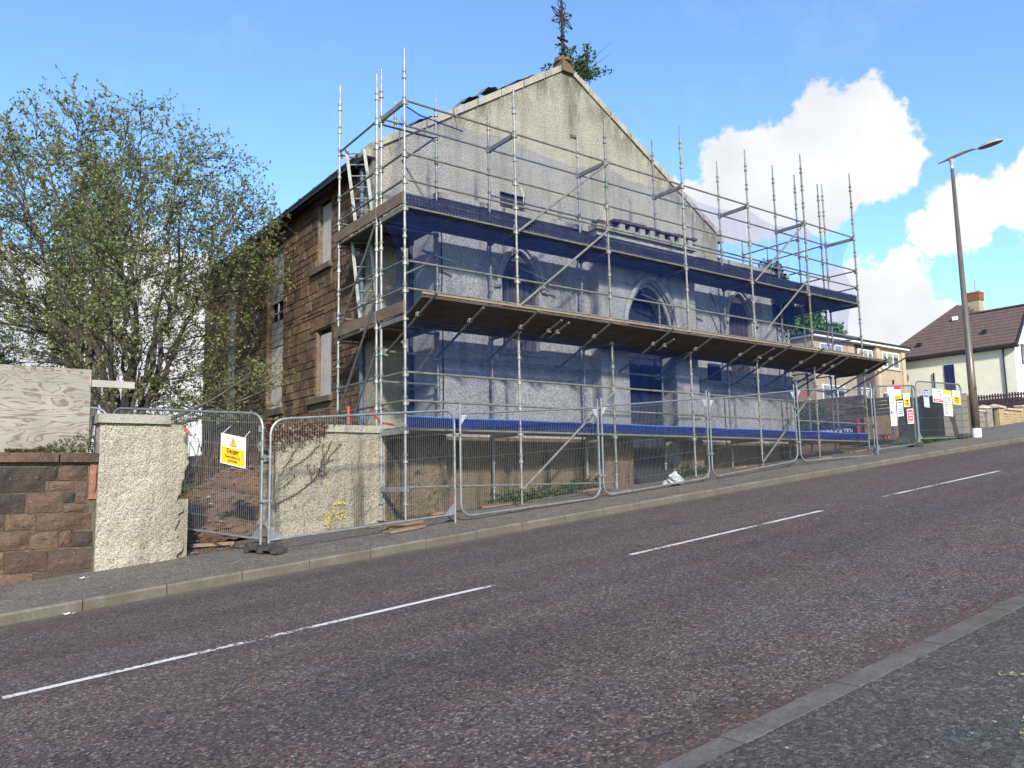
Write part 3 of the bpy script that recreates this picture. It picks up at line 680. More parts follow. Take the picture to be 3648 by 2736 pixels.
for cy, hw, lz in ((8.07,.60,5.65),(11.9,.56,5.65)):
    f = MB().box(XW+.20, cy-hw, 1.1, XW+.215, cy+hw, 5.64).build('boarded_arched_window', MT['dark'], church)
    z = 1.12; k = 0
    sh = MB().box(XW+.10, cy-hw+.06, 1.12, XW+.12, cy+hw-.10, 2.75).build('lower_sheet', MT['board_grey'], f)
    z = 2.78
    while z < 5.6:
        h = .17
        if not (cy < 9 and 3.5 < z+.08 < 3.9):
            e = hw-.08
            if z > 5.0: e = hw*math.sqrt(max(.03, 1-((z+h-5.02)/.62)**2))-.06
            if e > .05: MB().box(XW+.10+random.uniform(0,.012), cy-e, z+.006, XW+.12, cy+e, z+h-.006).build('board', MT['board_slat'], f)
        z += h
    if cy < 9:
        q = MB(); q.box(XW+.12,cy-.35,3.45,XW+.15,cy-.31,3.95); q.box(XW+.12,cy+.1,3.45,XW+.15,cy+.14,3.95); q.box(XW+.12,cy-.5,3.68,XW+.15,cy+.5,3.71); q.build('broken_sash', MT['board_grey'], f)
    MB().box(XW-.10, cy-hw-.15, .93, XW+.09, cy+hw+.3, 1.098).build('sill', MT['mortar_dark'], f)
# downpipe at the corner
dp = MB(); dp.tube([(.50,2.75,5.95),(.50,2.75,.2),(.50,2.75,-.9)], .05, 10)
for z in (5.3,3.4,1.6,.4): dp.tube([(.50,2.75,z-.05),(.50,2.75,z+.05)], .066, 10)
dpo = dp.build('downpipe', MT['pipe_blue'], church); MB().box(.38,2.66,5.80,.58,2.86,6.0).build('hopper_head', MT['iron_black'], dpo)
# --- front block
YF = 1.15
ff = lambda u, v, d: (u, YF+d, v)
a1 = arch(3.47, .50, 1.88, 3.35, 4.08); a2 = arch(10.97, .50, 1.90, 3.38, 4.10)
fb = wall([(1.42,-1.9),(5.45,-1.9),(5.45,4.9),(1.42,4.9)], [a1], ff, .16)
m2 = wall([(8.75,-1.5),(13.2,-1.5),(13.2,4.9),(8.75,4.9)], [a2], ff, .16)
fb.add(m2.v, m2.f)
fb.quad((1.42,YF+.16,-1.9),(1.42,YF+.16,4.9),(1.42,YG,4.9),(1.42,YG,-1.9)); fb.quad((13.2,YF+.16,-1.5),(13.2,YG+.4,-1.5),(13.2,YG+.4,4.9),(13.2,YF+.16,4.9))
front = fb.build('front_wall', MT['harl_front'], church)
MB().box(11.8,YG+.2,-1,13.2,YG+.4,4.9).build('back_return', MT['harl_front'], church)
# flat roof of the block and its parapet mouldings
MB().box(1.44,YF+.02,4.72,13.18,YG-.005,4.80).build('flat_roof', MT['lead'], church)
YP = .82
for xa, xb, yf in ((1.36,5.44,YF),(5.38,8.82,YP),(8.76,13.26,YF)):
    zz = 4.68
    for z0, h, o in ((4.52,.07,.035),(4.68,.06,.06),(4.82,.11,.10)):
        n = max(2, int((xb-xa)/.95)); 
        if h > .1:
            for i in range(n):
                p = xa+(xb-xa)*i/n; q = xa+(xb-xa)*(i+1)/n-.008; j = random.uniform(-.008,.008)
                MB().box(p, yf-o+j, z0, q, yf+.25, z0+h+j*.5).build('parapet_stone', MT['cope'], church)
        else: MB().box(xa, yf-o, z0, xb, yf-.001, z0+h).build('cornice', MT['harl_front'], church)
for z0, h, o in ((4.52,.07,.035),(4.68,.06,.06),(4.82,.11,.10)):
    MB().box(1.42-o, YF+.001, z0, 1.418, YG-.05, z0+h).build('cornice', MT['harl_front'], church)
# --- centre porch with deep doorway
da = arch(7.125, .80, -1.5, 2.86, 3.80)
fp = wall([(5.45,-1.8),(8.75,-1.8),(8.75,4.9),(5.45,4.9)], [da], lambda u, v, d: (u, YP+d, v), .52)
fp.build('porch_wall', MT['harl_front'], church)
MB().box(5.46,YP+.02,4.6,8.74,YG,4.7).build('porch_top', MT['lead'], church)
# stained brown plinth band along the front foot, deck shade painted in
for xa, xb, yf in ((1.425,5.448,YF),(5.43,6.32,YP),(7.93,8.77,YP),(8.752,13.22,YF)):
    g_ = wall([(xa,-1.9),(xb,-1.9),(xb,.02),(xa,.02)], [], lambda u, v, d, q=yf: (u, q-.022+d, v), .02); g_.build('plinth', MT['harl_stain_shade'], church)
# hood moulds
def hood(cx, hw, zs, za, y, r, ext):
    m = MB(); P = []
    for i in range(0, 21):
        t = math.pi*i/20; q = abs(math.cos(t)); x = (hw+ext)*math.cos(t); z = zs+(za+ext*1.3-zs)*max(0,(1-q**1.7))**.75
        P.append((cx+x, y, z))
    P = [(cx+hw+ext+.12, y, zs-.22), (cx+hw+ext, y, zs-.22)]+P+[(cx-hw-ext, y, zs-.22),(cx-hw-ext-.12, y, zs-.22)]
    m.tube(P, r, 6); return m
hood(3.47,.50,3.45,4.08,YF-.03,.065,.10).build('hood_mould', MT['harl_front'], church)
hood(10.97,.50,3.48,4.10,YF-.03,.065,.10).build('hood_mould', MT['harl_front'], church)
hood(7.125,.80,2.86,3.80,YP-.03,.075,.09).build('hood_mould', MT['harl_front'], church)
hood(7.125,.80,2.86,3.80,YP+.10,.05,-.04).build('arch_moulding', MT['harl_front'], church)
for cx, z0, zs, za in ((3.47,1.88,3.35,4.08),(10.97,1.90,3.38,4.10)):
    b = MB(); P = arch(cx, .495, z0+.005, zs, za-.01)
    b.add([(x, YF+.13, z) for x, z in P]+[(x, YF+.16, z) for x, z in P], [tuple(range(len(P)))] + [(i,(i+1)%len(P),(i+1)%len(P)+len(P),i+len(P)) for i in range(len(P))])
    f = b.build('boarded_arched_window', MT['board_dark'], church)
    for k in range(-2, 3): MB().box(cx+k*.19-.006, YF+.121, z0+.05, cx+k*.19+.006, YF+.129, za-.28-abs(k)*.16).build('board_joint', MT['dark'], f)
    MB().box(cx-.62, YF-.07, z0-.12, cx+.62, YF-.001, z0-.001).build('sill', MT['harl_front'], f)
# door leaves
YD = YP+.50
do = MB().box(6.33, YD-.0, -.52, 7.92, YD+.04, 2.62).build('door', MT['door'], church)
for lx in (6.36, 7.14):
    lf = MB().box(lx, YD-.03, -.50, lx+.75, YD-.001, 2.02).build('door_leaf', MT['door'], do)
    for px in (lx+.06, lx+.40):
        for z0, z1 in ((-.38,.55),(.68,1.9)):
            q = MB(); q.box(px, YD-.055, z0, px+.035, YD-.031, z1); q.box(px+.255, YD-.055, z0, px+.29, YD-.031, z1); q.box(px+.035, YD-.055, z1-.035, px+.255, YD-.031, z1); q.box(px+.035, YD-.055, z0, px+.255, YD-.031, z0+.035)
            q.build('door_panel', MT['door'], do)
q = MB().box(6.33, YD-.05, 2.03, 7.92, YD-.001, 2.13).build('door_transom', MT['door'], do)
P = arch(7.125, .795, 2.64, 2.86, 3.79); b = MB(); b.add([(x, YD, z) for x, z in P], [tuple(range(len(P)))]); b.build('tympanum_board', MT['door'], church)
for i, zt in enumerate((-.52,-.68,-.84)):
    MB().box(6.33, YP+.22-i*.2+.02, zt-.16+.001*i, 7.92, YD+.02-.0*i if i == 0 else YP+.42-i*.2, zt-.001*i).build('door_step', MT['slot'], church)
# stubs and dark sockets along the porch parapet, slabs over them
MB().box(5.55,YP+.05,4.935,5.95,YP+.3,5.10).build('parapet_cap', MT['rubble_brick'], church)
MB().box(5.99,YP+.06,4.935,8.80,YP+.25,5.10).build('socket_row', MT['dark'], church)
x = 6.0; k = 0
while x < 8.8:
    if k % 2: MB().box(x, YP-.03+random.uniform(-.012,.012), 4.932, x+.165, YP+.055, 5.09+random.uniform(-.02,.01)).build('stub_block', MT['skew'], church)
    MB().box(x-.01+random.uniform(-.02,.02), YP-.06+random.uniform(-.02,.02), 5.10+random.uniform(0,.015), x+.15, YP+.26, 5.145+random.uniform(0,.04)).build('parapet_slab', MT['rubble_brick'], church)
    x += .17; k += 1
# notice box on the wall, crack line at the block corner
MB().box(9.5,YF-.06,1.60,9.96,YF-.002,2.05).build('notice_case', MT['door'], church)
q = MB(); P = [(1.47+random.uniform(-.012,.012), YF-.02, z*.25-1.3) for z in range(0, 24)]; q.tube(P, .012, 5); q.build('hanging_cable', MT['dark'], church)
q = MB(); q.tube([(1.36,2.2,4.7),(1.36,2.2,.2),(1.36,2.2,-1.4)], .045, 8); q.build('side_downpipe', MT['iron_black'], church)
# ================================================================ BOUNDARY WALLS
pl = thing('roughcast_boundary_wall', 'low roughcast boundary wall with withered ivy and yellow graffiti, left of the scaffold', 'wall', (-1, 1, -1.7))
m = MB(); n = 14
V = []; F = []
def bw(xa, xb, y0, y1, zt, nseg=12, base=None, ragL=0, ragR=0, ztop2=None):
    m = MB(); V = []; nz = 56; nseg = int(abs(xb-xa)/.028)
    from mathutils import noise as mn
    for s, y in ((0, y0), (1, y1)):
        for i in range(nseg+1):
            for k in range(nz+1):
                x = xa+(xb-xa)*i/nseg; zb = H(x, 1)-.25; t_ = k/nz; z = zb+(zt-zb)*t_
                rr = (mn.noise(Vector((y0, 3.1, z*2.2)))*.10 + mn.noise(Vector((y0, 9.1, z*7)))*.05 + mn.noise(Vector((x, 5, z*22)))*.018)
                e0 = max(0, 1-i/6); e1 = max(0, 1-(nseg-i)/6)
                x += ragL*rr*e0 + ragR*(rr-.02)*e1
                p = Vector((x*9, 0, z*9)); q = Vector((x*26, 4, z*26))
                d_ = (.020*mn.noise(p*.35) + .014*mn.noise(p) + .010*mn.noise(q)) if s == 0 else 0
                if s == 0 and (i == 0 or i == nseg or k == nz): d_ = .006
                V.append((x, y + d_ - (.05*max(0, 1-t_*4.6) if s == 0 else 0), z))
    W = nz+1; S = (nseg+1)*W; F = []
    for i in range(nseg):
        for k in range(nz):
            a = i*W+k; F.append((a, a+W, a+W+1, a+1)); F.append((S+a, S+a+1, S+a+W+1, S+a+W))
        F.append((i*W+nz, (i+1)*W+nz, S+(i+1)*W+nz, S+i*W+nz))
    for k in range(nz):
        F.append((k, k+1, S+k+1, S+k)); a = nseg*W+k; F.append((a, S+a, S+a+1, a+1))
    m.add(V, F); return m
bw(-2.03, .10, .93, 1.36, .035, 10, ragL=1).build('wall_body', MT['harl_base'], pl, smooth=False); bw(.102, 1.415, .935, 1.36, .033, 6).build('stain_shade_wall_body', MT['harl_stain_shade'], pl)  # right stretch: stained render, darkened in colour for the shade under the deck
x = -2.08
while x < 1.3:
    L = random.uniform(.75,.95); MB().box(x, .87+random.uniform(-.01,.01), .037, min(x+L-.008,1.40), 1.40, .16+random.uniform(-.01,.01)).build('coping_stone', MT['cope'], pl); x += L
pr = thing('gate_pier_wall', 'broken-edged cream roughcast gate wall beside the wire fence gateway', 'wall', (-4.1, .6, -2))
bw(-4.66, -3.50, .48, .92, .06, 14, ragR=2.2).build('wall_body', MT['harl_pier'], pr)
MB().box(-4.70,.42,.062,-3.73,.98,.19).build('coping_stone', MT['skew'], pr)
m = MB(); m.box(-3.60,.53,-1.95,-3.42,.86,-1.05); m.build('loose_render_slab', MT['harl_pier'], pr)
# left boundary wall in big red sandstone blocks
bwall = thing('sandstone_boundary_wall', 'red sandstone block boundary wall with plywood hoarding on top at left edge', 'wall', (-5.3, .6, -2.1))
MB().box(-9.0,.565,-2.75,-4.665,.95,-.50).build('wall_core', MT['mortar_dark'], bwall)
ST = [(-5.83,-0.91,-5.69,-0.57),(-5.68,-0.90,-5.30,-0.57),(-5.29,-0.75,-5.16,-0.55),(-5.15,-0.75,-4.79,-0.53),(-5.26,-0.89,-4.94,-0.77),(-4.92,-1.07,-4.78,-0.77),(-5.82,-1.18,-5.53,-0.93),(-5.52,-1.18,-5.08,-0.92),(-5.07,-1.06,-4.93,-0.91),(-5.06,-1.19,-4.76,-1.09),(-5.80,-1.40,-5.75,-1.19),(-5.73,-1.41,-5.39,-1.20),(-5.38,-1.43,-4.72,-1.21),(-5.79,-1.67,-5.46,-1.43),(-5.44,-1.67,-5.11,-1.44),(-5.10,-1.66,-4.95,-1.44),(-4.94,-1.67,-4.69,-1.46),(-5.78,-1.96,-5.73,-1.69),(-5.72,-1.97,-5.23,-1.70),(-5.22,-1.98,-4.70,-1.70),(-5.77,-2.3,-5.39,-1.99),(-5.38,-2.3,-4.70,-2.00)]
E = []
for s in ST:
    a, b, c, d = s
    if a < -5.74: a -= random.uniform(.15,.5)
    E.append((a, b, c, d)); 
for zb, zt in ((-.91,-.57),(-1.18,-.93),(-1.41,-1.19),(-1.67,-1.43),(-1.97,-1.70),(-2.35,-2.0)):
    x = -6.32
    while x > -8.8:
        L = random.uniform(.3,.65); E.append((x-L+.015, zb, x, zt)); x -= L
def ashlar(a, b, c, d, yf, nx=4, nz=3, am=.014):
    m = MB(); V = []
    for i in range(nx+1):
        for k in range(nz+1):
            e = i in (0, nx) or k in (0, nz)
            V.append((a+(c-a)*i/nx + (random.uniform(-.006,.006)), yf+(.022 if e else random.uniform(-am, am*.5)), b+(d-b)*k/nz + random.uniform(-.006,.006)))
    F = [(i*(nz+1)+k, (i+1)*(nz+1)+k, (i+1)*(nz+1)+k+1, i*(nz+1)+k+1) for i in range(nx) for k in range(nz)]
    m.add(V, F)
    m.quad((a,yf+.02,b),(c,yf+.02,b),(c,.57,b),(a,.57,b)); m.quad((a,yf+.02,d),(a,.57,d),(c,.57,d),(c,yf+.02,d))
    m.quad((a,yf+.02,b),(a,.57,b),(a,.57,d),(a,yf+.02,d)); m.quad((c,yf+.02,b),(c,yf+.02,d),(c,.57,d),(c,.57,b)); return m
for s in E: ashlar(*s, .535).build('stone', MT['stone_bound'], bwall)
ashlar(-4.765,-1.02,-4.668,-.51,.52).build('red_quoin', MT['red_quoin'], bwall)
for a, c in ((-8.8,-7.9),(-7.88,-6.9),(-6.88,-5.96),(-5.94,-5.16),(-5.14,-4.672)):
    MB().box(a,.47+random.uniform(-.01,.01),-.498,c,1.0,-.365+random.uniform(-.006,.006)).build('coping_stone', MT['stone_bound'], bwall)
hd = thing('plywood_hoarding', 'large weathered plywood sheet with grey timber rail standing on the sandstone wall', 'hoarding', (-5.8,.7,-.4))
MB().box(-7.25,.52,-.40,-4.80,.54,.82).build('plywood_sheet', MT['ply'], hd)
MB().box(-7.2,.545,.58,-4.22,.60,.68).build('timber_rail', MT['rail_wood'], hd)
MB().box(-6.9,.545,-.35,-6.82,.62,.575).build('timber_post', MT['rail_wood'], hd); MB().box(-5.1,.545,-.35,-5.02,.62,.575).build('timber_post', MT['rail_wood'], hd)
# graffiti
def stroke(m, P, w, y):
    for i in range(len(P)-1):
        a, b = Vector((P[i][0],0,P[i][1])), Vector((P[i+1][0],0,P[i+1][1])); d = (b-a).normalized(); n = Vector((-d.z,0,d.x))*w/2; a = a-d*w*.3; b = b+d*w*.3
        m.quad((a.x-n.x,y-.002*i*0-.0005*i,a.z-n.z),(b.x-n.x,y-.0005*i,b.z-n.z),(b.x+n.x,y-.0005*i,b.z+n.z),(a.x+n.x,y-.0005*i,a.z+n.z))
gm = MB()
stroke(gm, [(-.70,-1.21),(-.80,-1.19),(-.90,-1.21),(-.93,-1.27),(-.93,-1.33),(-.87,-1.36),(-.78,-1.34),(-.68,-1.35),(-.70,-1.44),(-.72,-1.55)], .05, .893)
stroke(gm, [(-.88,-1.36),(-.86,-1.44),(-.78,-1.46),(-.74,-1.40)], .045, .889)
stroke(gm, [(-1.07,-1.34),(-.98,-1.40),(-1.0,-1.50),(-1.03,-1.62)], .055, .891); stroke(gm, [(-1.05,-1.38),(-1.07,-1.55)], .05, .887)
gm.build('graffiti', MT['spray'], pl)
# tar stains near the pier foot etc are in the material
# ================================================================ SCAFFOLD
sc = thing('scaffold', 'tube scaffold of three decks with blue debris netting across the church front', 'scaffolding', (0, 0, -1.6))
W_ = 2.5; YB = .9
def standard(x, y, z0, z1, mat='tube_std'):
    m = MB(); r = .0242
    m.tube([(x,y,z0),(x,y,z1-.32)], r, 8); m.tube([(x,y,z1-.32),(x,y,z1)], r*.72, 8)
    z = math.ceil((z0+.25)*2)/2
    while z < z1-.4:
        m.tube([(x,y,z-.035),(x,y,z+.02)], [.043,.038], 8); m.tube([(x,y,z+.085),(x,y,z+.12)], [.036,.042], 8)
        z += .5
    o = m.build('standard', MT[mat], sc, smooth=False)
    j = MB(); j.tube([(x,y,z0-.32),(x,y,z0)], .017, 6); j.tube([(x,y,z0-.03),(x,y,z0)], .045, 8); j.box(x-.075,y-.075,z0-.326,x+.075,y+.075,z0-.32); j.build('base_jack', MT['coupler'], o)
    return o
def gz(x, y): return H(x, y)
FT = [7.05,7.0,7.04,7.55,7.55,8.02,8.02]; BT = [7.05,7.0,6.97,7.52,7.55,8.02,8.0]
for i in range(7):
    x = i*W_
    standard(x, 0, gz(x,0)+.33+.06, FT[i], 'tube_std' if i in (0,1,3,4) else 'tube')
    if i == 0: standard(x, YB, gz(x,YB)+.36, 7.05)
    else: standard(x, YB, gz(x,YB)+.36, BT[i], 'tube' if i % 2 else 'tube_std')
standard(-.03, 1.03, -1.2, 7.0); standard(0, 2.78, -1.0, 7.53); standard(1.27, 2.70, .2, 7.5, 'tube'); standard(1.27, .99, -1.1, 6.98, 'tube')
for x in (13.7,): standard(x, .99, -.2, 8.03, 'tube')
standard(14.92, 1.0, -.1, 8.0, 'tube'); standard(13.7, 2.96, .1, 6.55, 'tube'); standard(15, 2.96, .1, 6.55, 'tube')
def tube(nm, p, q, r=.0242, mat='tube', ext=0):
    p, q = Vector(p), Vector(q); d = (q-p).normalized()*ext; p -= d; q += d
    return MB().tube([p, q], r, 8).build(nm, MT[mat], sc)
def ledg(p, q, nm='ledger', mat='tube'):
    p, q = Vector(p), Vector(q); d = (q-p).normalized()
    m = MB(); m.tube([p+d*.03, q-d*.03], .0215, 8)
    for s, e in ((p, d), (q, -d)): m.beam(s+e*.02+Vector((0,0,-.03)), s+e*.065+Vector((0,0,-.03)), .03, .085)
    return m.build(nm, MT[mat], sc)
for z in (-1,0,.5,1,2,2.5,3,4,4.5,5,6):
    for i in range(6):
        if z == -1 and i > 1: continue
        ledg((i*W_,0,z+.05),((i+1)*W_,0,z+.05), mat='tube')
for z, a in ((1.5,0),(2.5,2),(4,0),(5,1),(6,0)):
    for i in range(a, 6):
        if z == 2.5 and i > 3: continue
        ledg((i*W_,YB,z+.05),((i+1)*W_,YB,z+.05))
for i in range(7):
    for z in ((-1,0,.5,1,2,2.5,3,4,4.5,5,6) if i in (0,6) else (0,2,4,6)):
        if z == -1 and i == 6: continue
        if z in (-1,0,6,2,4):
            p = MB(); p.beam((i*W_,.03,z+.02),(i*W_,YB-.03,z+.02),.05,.085); p.build('transom', MT['tube' if z > 0 else 'tube_std'], sc)
        else: ledg((i*W_,0,z+.05),(i*W_,YB,z+.05), 'transom')
for z in (.5,1,2,2.5,3,4,4.5,5,6):
    ledg((-.02,1.03,z+.05),(0,2.78,z+.05))
    if z in (6,4.5,2.5,2,4): ledg((0,2.78,z),(1.27,2.70,z), 'transom')
for z in (1,2.5,4.5,6): ledg((1.27,.99,z+.03),(1.27,2.70,z+.03))
for z in (1,2,4,6): ledg((0,1.03,z+.0),(1.27,.99,z+.0), 'transom')
for z in (2,4,5,6): ledg((13.7,.99,z+.05),(13.7,2.96,z+.05)); ledg((14.95,1.0,z+.05),(15,2.96,z+.05))
for z in (4,6): ledg((13.7,2.96,z),(15,2.96,z), 'transom')
for z in (.6,): tube('handrail', (0,2.78,.55), (0,1.03,.55))
# face braces and end braces
for p, q in (((2.52,-.06,4.02),(5.04,-.06,6.02)),((2.49,-.06,2.5),(5.01,-.06,4.51)),((10.07,-.06,4.06),(12.45,-.06,6.02)),((10.0,-.06,2.5),(12.4,-.06,4.42)),
             ((2.51,-.06,-1.02),(4.99,-.06,.97)),((9.95,-.06,-.52),(12.48,-.06,1.49))):
    tube('face_brace', p, q, mat='tube', ext=.03)
for p, q in (((-.06,1.03,3.98),(-.06,2.78,1.99)),((-.06,1.03,2.5),(-.06,2.8,.3)),((-.06,1.03,1.5),(-.06,2.1,.2))):
    tube('end_brace', p, q, mat='tube_dark', ext=.04)
# wall ties near the facade
for x, z in ((1.2,3.5),(3.3,3.55),(3.95,3.4),(6.6,3.6),(7.2,3.4),(8.9,3.4)):
    tube('wall_tie', (x-.35,.84,z+.08),(x+.35,.84,z-.05), mat='tube_dark')
tube('wall_tie', (1.0,.85,3.35),(.55,.95,3.1), mat='tube_dark'); tube('wall_tie', (9.4,.86,3.85),(9.95,.86,3.0), mat='tube_dark')
# decks
def plank(x0, x1, y0, y1, z):
    m = MB(); m.box(x0,y0,z-.012,x1,y1,z); w = (y1-y0)
    for f in (.03,.36,.64,.97):
        yc = y0+w*f; m.box(x0,max(y0,yc-.008),z-.06,x1,min(y1,yc+.008),z-.0121)
    return m
for z in (0,2,4):
    for i in range(6):
        for k in range(4):
            plank(i*W_+.03,(i+1)*W_-.03,.055+k*.205,.055+k*.205+.195,z+.11+random.uniform(-.004,.004)).build('deck_board', MT['deck_steel'], sc)
for z in (2,4):
    for k in range(5):
        MB().box(.04+k*.235,.98 if k > 4 else .97,z+.07,.04+k*.235+.225,2.85,z+.108).build('deck_board', MT['deck'], sc)
        if z == 4: MB().box(13.75+k*.235,.97,z+.07,13.75+k*.235+.225,3.0,z+.108).build('deck_board', MT['deck'], sc)
for z in (2,4):
    MB().box(-.05,-.02,z+.10,-.012,2.9,z+.315).build('toe_board', MT['toe_wood'], sc)
for i in range(6):
    MB().box(i*W_+.03,.026,4.11,(i+1)*W_-.03,.045,4.30).build('toe_board', MT['perf'], sc)
    MB().box(i*W_+.03,.026,.115,(i+1)*W_-.03,.045,.27).build('toe_board', MT['deck_steel'], sc)
# protection fan
sl_ = Vector((0,-.92,.395)).normalized()
nrm = Vector((0,.395,.92)).normalized()
for row in range(3):
    x = 0.0 + (0 if row != 1 else -.0); 
    while x < 15.25:
        L = min(3.9 if x > 0 or row != 1 else 2.2, 15.3-x)
        a = Vector((0,.03,2.02)) + sl_*(.225*row); m = MB()
        c = a + sl_*.11 + nrm*random.uniform(0,.012)
        m.beam((x+.004,c.y,c.z),(x+L-.006,c.y,c.z),.218,.038,upv=nrm); m.build('fan_board', MT['fan'], sc); x += L
MB().beam((0,-.60,2.335),(15.3,-.60,2.335),.03,.045,upv=nrm).build('fan_edge_board', MT['fan_edge'], sc)
for x, e in ((.11,.91),(1.19,.71),(2.36,.82),(3.05,.66),(3.27,.62),(4.25,.81),(5.99,.87),(6.35,.55),(7.37,.80),(8.99,.79),(9.75,.7),(10.2,.89),(11.5,.95),(12.55,.75),(12.95,.85),(14.65,.9),(15.35,1.15)):
    y0, z0 = (.95,1.50) if x not in (3.05,6.35,9.75,3.27) else (.0,1.94)
    tube('fan_tube', (x,y0,z0),(x,-e,1.92+e*.435-.03), mat='tube_dark')
    MB().box(x-.035,-.30,2.0,x+.035,-.23,2.075).build('coupler', MT['coupler'], sc)
    if y0 > .5: MB().box(x-.04,.90,1.47,x+.04,1.0,1.60).build('coupler', MT['coupler'], sc)
# nets
MT['hem'] = simple('pale_blue_net_hem', (.05,.13,.42), .7)
def netp(x0, x1, z0, z1, mat, sag=0.0, lsag=0.0, rsag=0.0, bsag=0.0, amp=.035, y=.075, ph=0):
    nx, nz = 22, 14; V = []
    for i in range(nx+1):
        for k in range(nz+1):
            u, t = i/nx, k/nz
            z = z0+(z1-z0)*t - sag*math.sin(math.pi*u)*t**3 + bsag*math.sin(math.pi*u)*(1-t)**3
            x = x0+(x1-x0)*u + lsag*math.sin(math.pi*t)*(1-u)**4 - rsag*math.sin(math.pi*t)*u**4
            yy = y + amp*(math.sin(u*9+ph)*math.cos(t*5+ph*1.7)+.5*math.sin(u*23+t*11+ph))
            V.append((x, yy, z))
    F = [(i*(nz+1)+k,(i+1)*(nz+1)+k,(i+1)*(nz+1)+k+1,i*(nz+1)+k+1) for i in range(nx) for k in range(nz)]
    m = MB(); m.add(V, F); return m.build('debris_net', mat, sc, smooth=True)
for i in range(6):
    x0, x1 = i*W_+.03, (i+1)*W_-.0
    netp(x0, x1, 4.32, 5.98, MT['net_top'], sag=(.10,.22,.16,.22,.2,.25)[i], rsag=.55 if i == 5 else 0, ph=i)
    netp(x0, x1, 4.02, 4.318, MT['net_dark'], ph=i+3, amp=.006, y=.014)
    netp(x0+(.0 if i else -.03), x1-(.25 if i == 5 else 0), 2.0, 4.018, MT['net'], ph=i*1.3, lsag=.15 if i == 0 else 0, rsag=.35 if i == 5 else 0)
    netp(x0, x1, .12, 1.98, MT['net'], ph=i*2.1)
    netp(x0, x1, .10, .27, MT['net_fold'], ph=i*2.7, amp=.004, y=-.004-.0*i)
    m = MB(); m.tube([(x0,-.012,.275),((x0+x1)/2,-.012,.262),(x1,-.012,.275)], .014, 5); m.build('net_hem', MT['hem'], sc)
    for zz in (1,2.5,3,5):
        for xx in (x0+.02,): MB().tube([(xx,.03,zz-.05),(xx+.05,.07,zz)], .006, 4).build('net_tie', MT['hem'], sc)
# loose net flap turning the left end under the top deck, and by the block corner
def flap(P, nm='net_flap', mat='net'):
    m = MB(); n = len(P[0]); V = [tuple(p) for r in P for p in r]
    m.add(V, [(i*n+j,(i+1)*n+j,(i+1)*n+j+1,i*n+j+1) for i in range(len(P)-1) for j in range(n-1)]); m.build(nm, MT[mat], sc, smooth=True)
rows = []
for k in range(9):
    t = k/8; z = 3.95-1.75*t; wv = .75-.45*math.sin(math.pi*min(1,t*1.1))*.9
    rows.append([(.06+.03*math.sin(j*1.7+k), .08+wv*j/6, z+.03*math.sin(j+k)) for j in range(7)])
flap(rows); flap(rows[:4], mat='net')
rows = []
for k in range(7):
    t = k/6; rows.append([(.05, .1+(.7-.55*t)*j/5, 4.35+1.5*t+.05*math.sin(j*2)) for j in range(6)])
flap(rows, mat='net_top')
# small ties and loose blue cord on the top rail
m = MB(); m.tube([(.05,.02,5.95),(.35,.03,5.86),(.8,.04,5.83),(1.3,.04,5.80)], .012, 5); m.tube([(1.15,.03,5.8),(1.10,.03,6.15)], .006, 4); m.build('net_cord', MT['net_fold'], sc)
MB().tube([(2.62,-.03,4.95),(2.68,-.04,4.8),(2.66,-.04,4.65)], .004, 4).build('tie_cord', MT['paper'], sc)
# ladders (lifted in and out: things of their own)
def ladder(nm_label, p0, p1, wv, n):
    p0, p1, wv = Vector(p0), Vector(p1), Vector(wv)
    t = thing('ladder', nm_label, 'ladder', p0)
    for s in (-.5,.5):
        st = MB(); st.beam(p0+wv*s, p1+wv*s, .035, .065, upv=wv.normalized()); a = st.build('stile', MT['tube_std'], t)
        if n > 6: MB().tube([p0+wv*s+Vector((0,0,-.04)), p0+wv*s+Vector((0,0,.06))], .045, 6).build('rubber_foot', MT['barrier_red'], a)
    for i in range(n):
        q = p0+(p1-p0)*((i+.6)/n); MB().tube([q-wv*.5, q+wv*.5], .015, 6).build('rung', MT['tube_std'], t)
ladder('aluminium ladder with orange feet standing on the top deck of the scaffold end', (.42,2.35,4.12),(.20,2.45,6.05),(.30,-.22,0),8)
ladder('aluminium ladder rising from the middle deck behind the scaffold end rails', (.50,2.3,2.12),(.28,2.4,4.4),(.30,-.22,0),9)
# rubber/terracotta sack under the upper deck
o = MB(); o.box(.35,1.6,3.93,1.1,1.9,4.02); tag(o.build('orange_mesh_bundle', MT['rubble_brick']), 'dark bundle with orange mesh tucked under the upper scaffold deck at its left end', 'bundle')
m = MB(); m.tube([(-.55,1.1,.20),(-.55,1.1,.52)], .03, 6); tag(m.build('red_stake', MT['barrier_red']), 'short upright red post standing on the boundary wall coping', 'post')
m = MB(); m.tube([(-.17,.99,.45),(.05,1.02,.24),(.35,1.05,.20)], .022, 6); tag(m.build('red_pipe', MT['barrier_red']), 'bent red pipe lying on the wall coping by the scaffold corner', 'pipe')
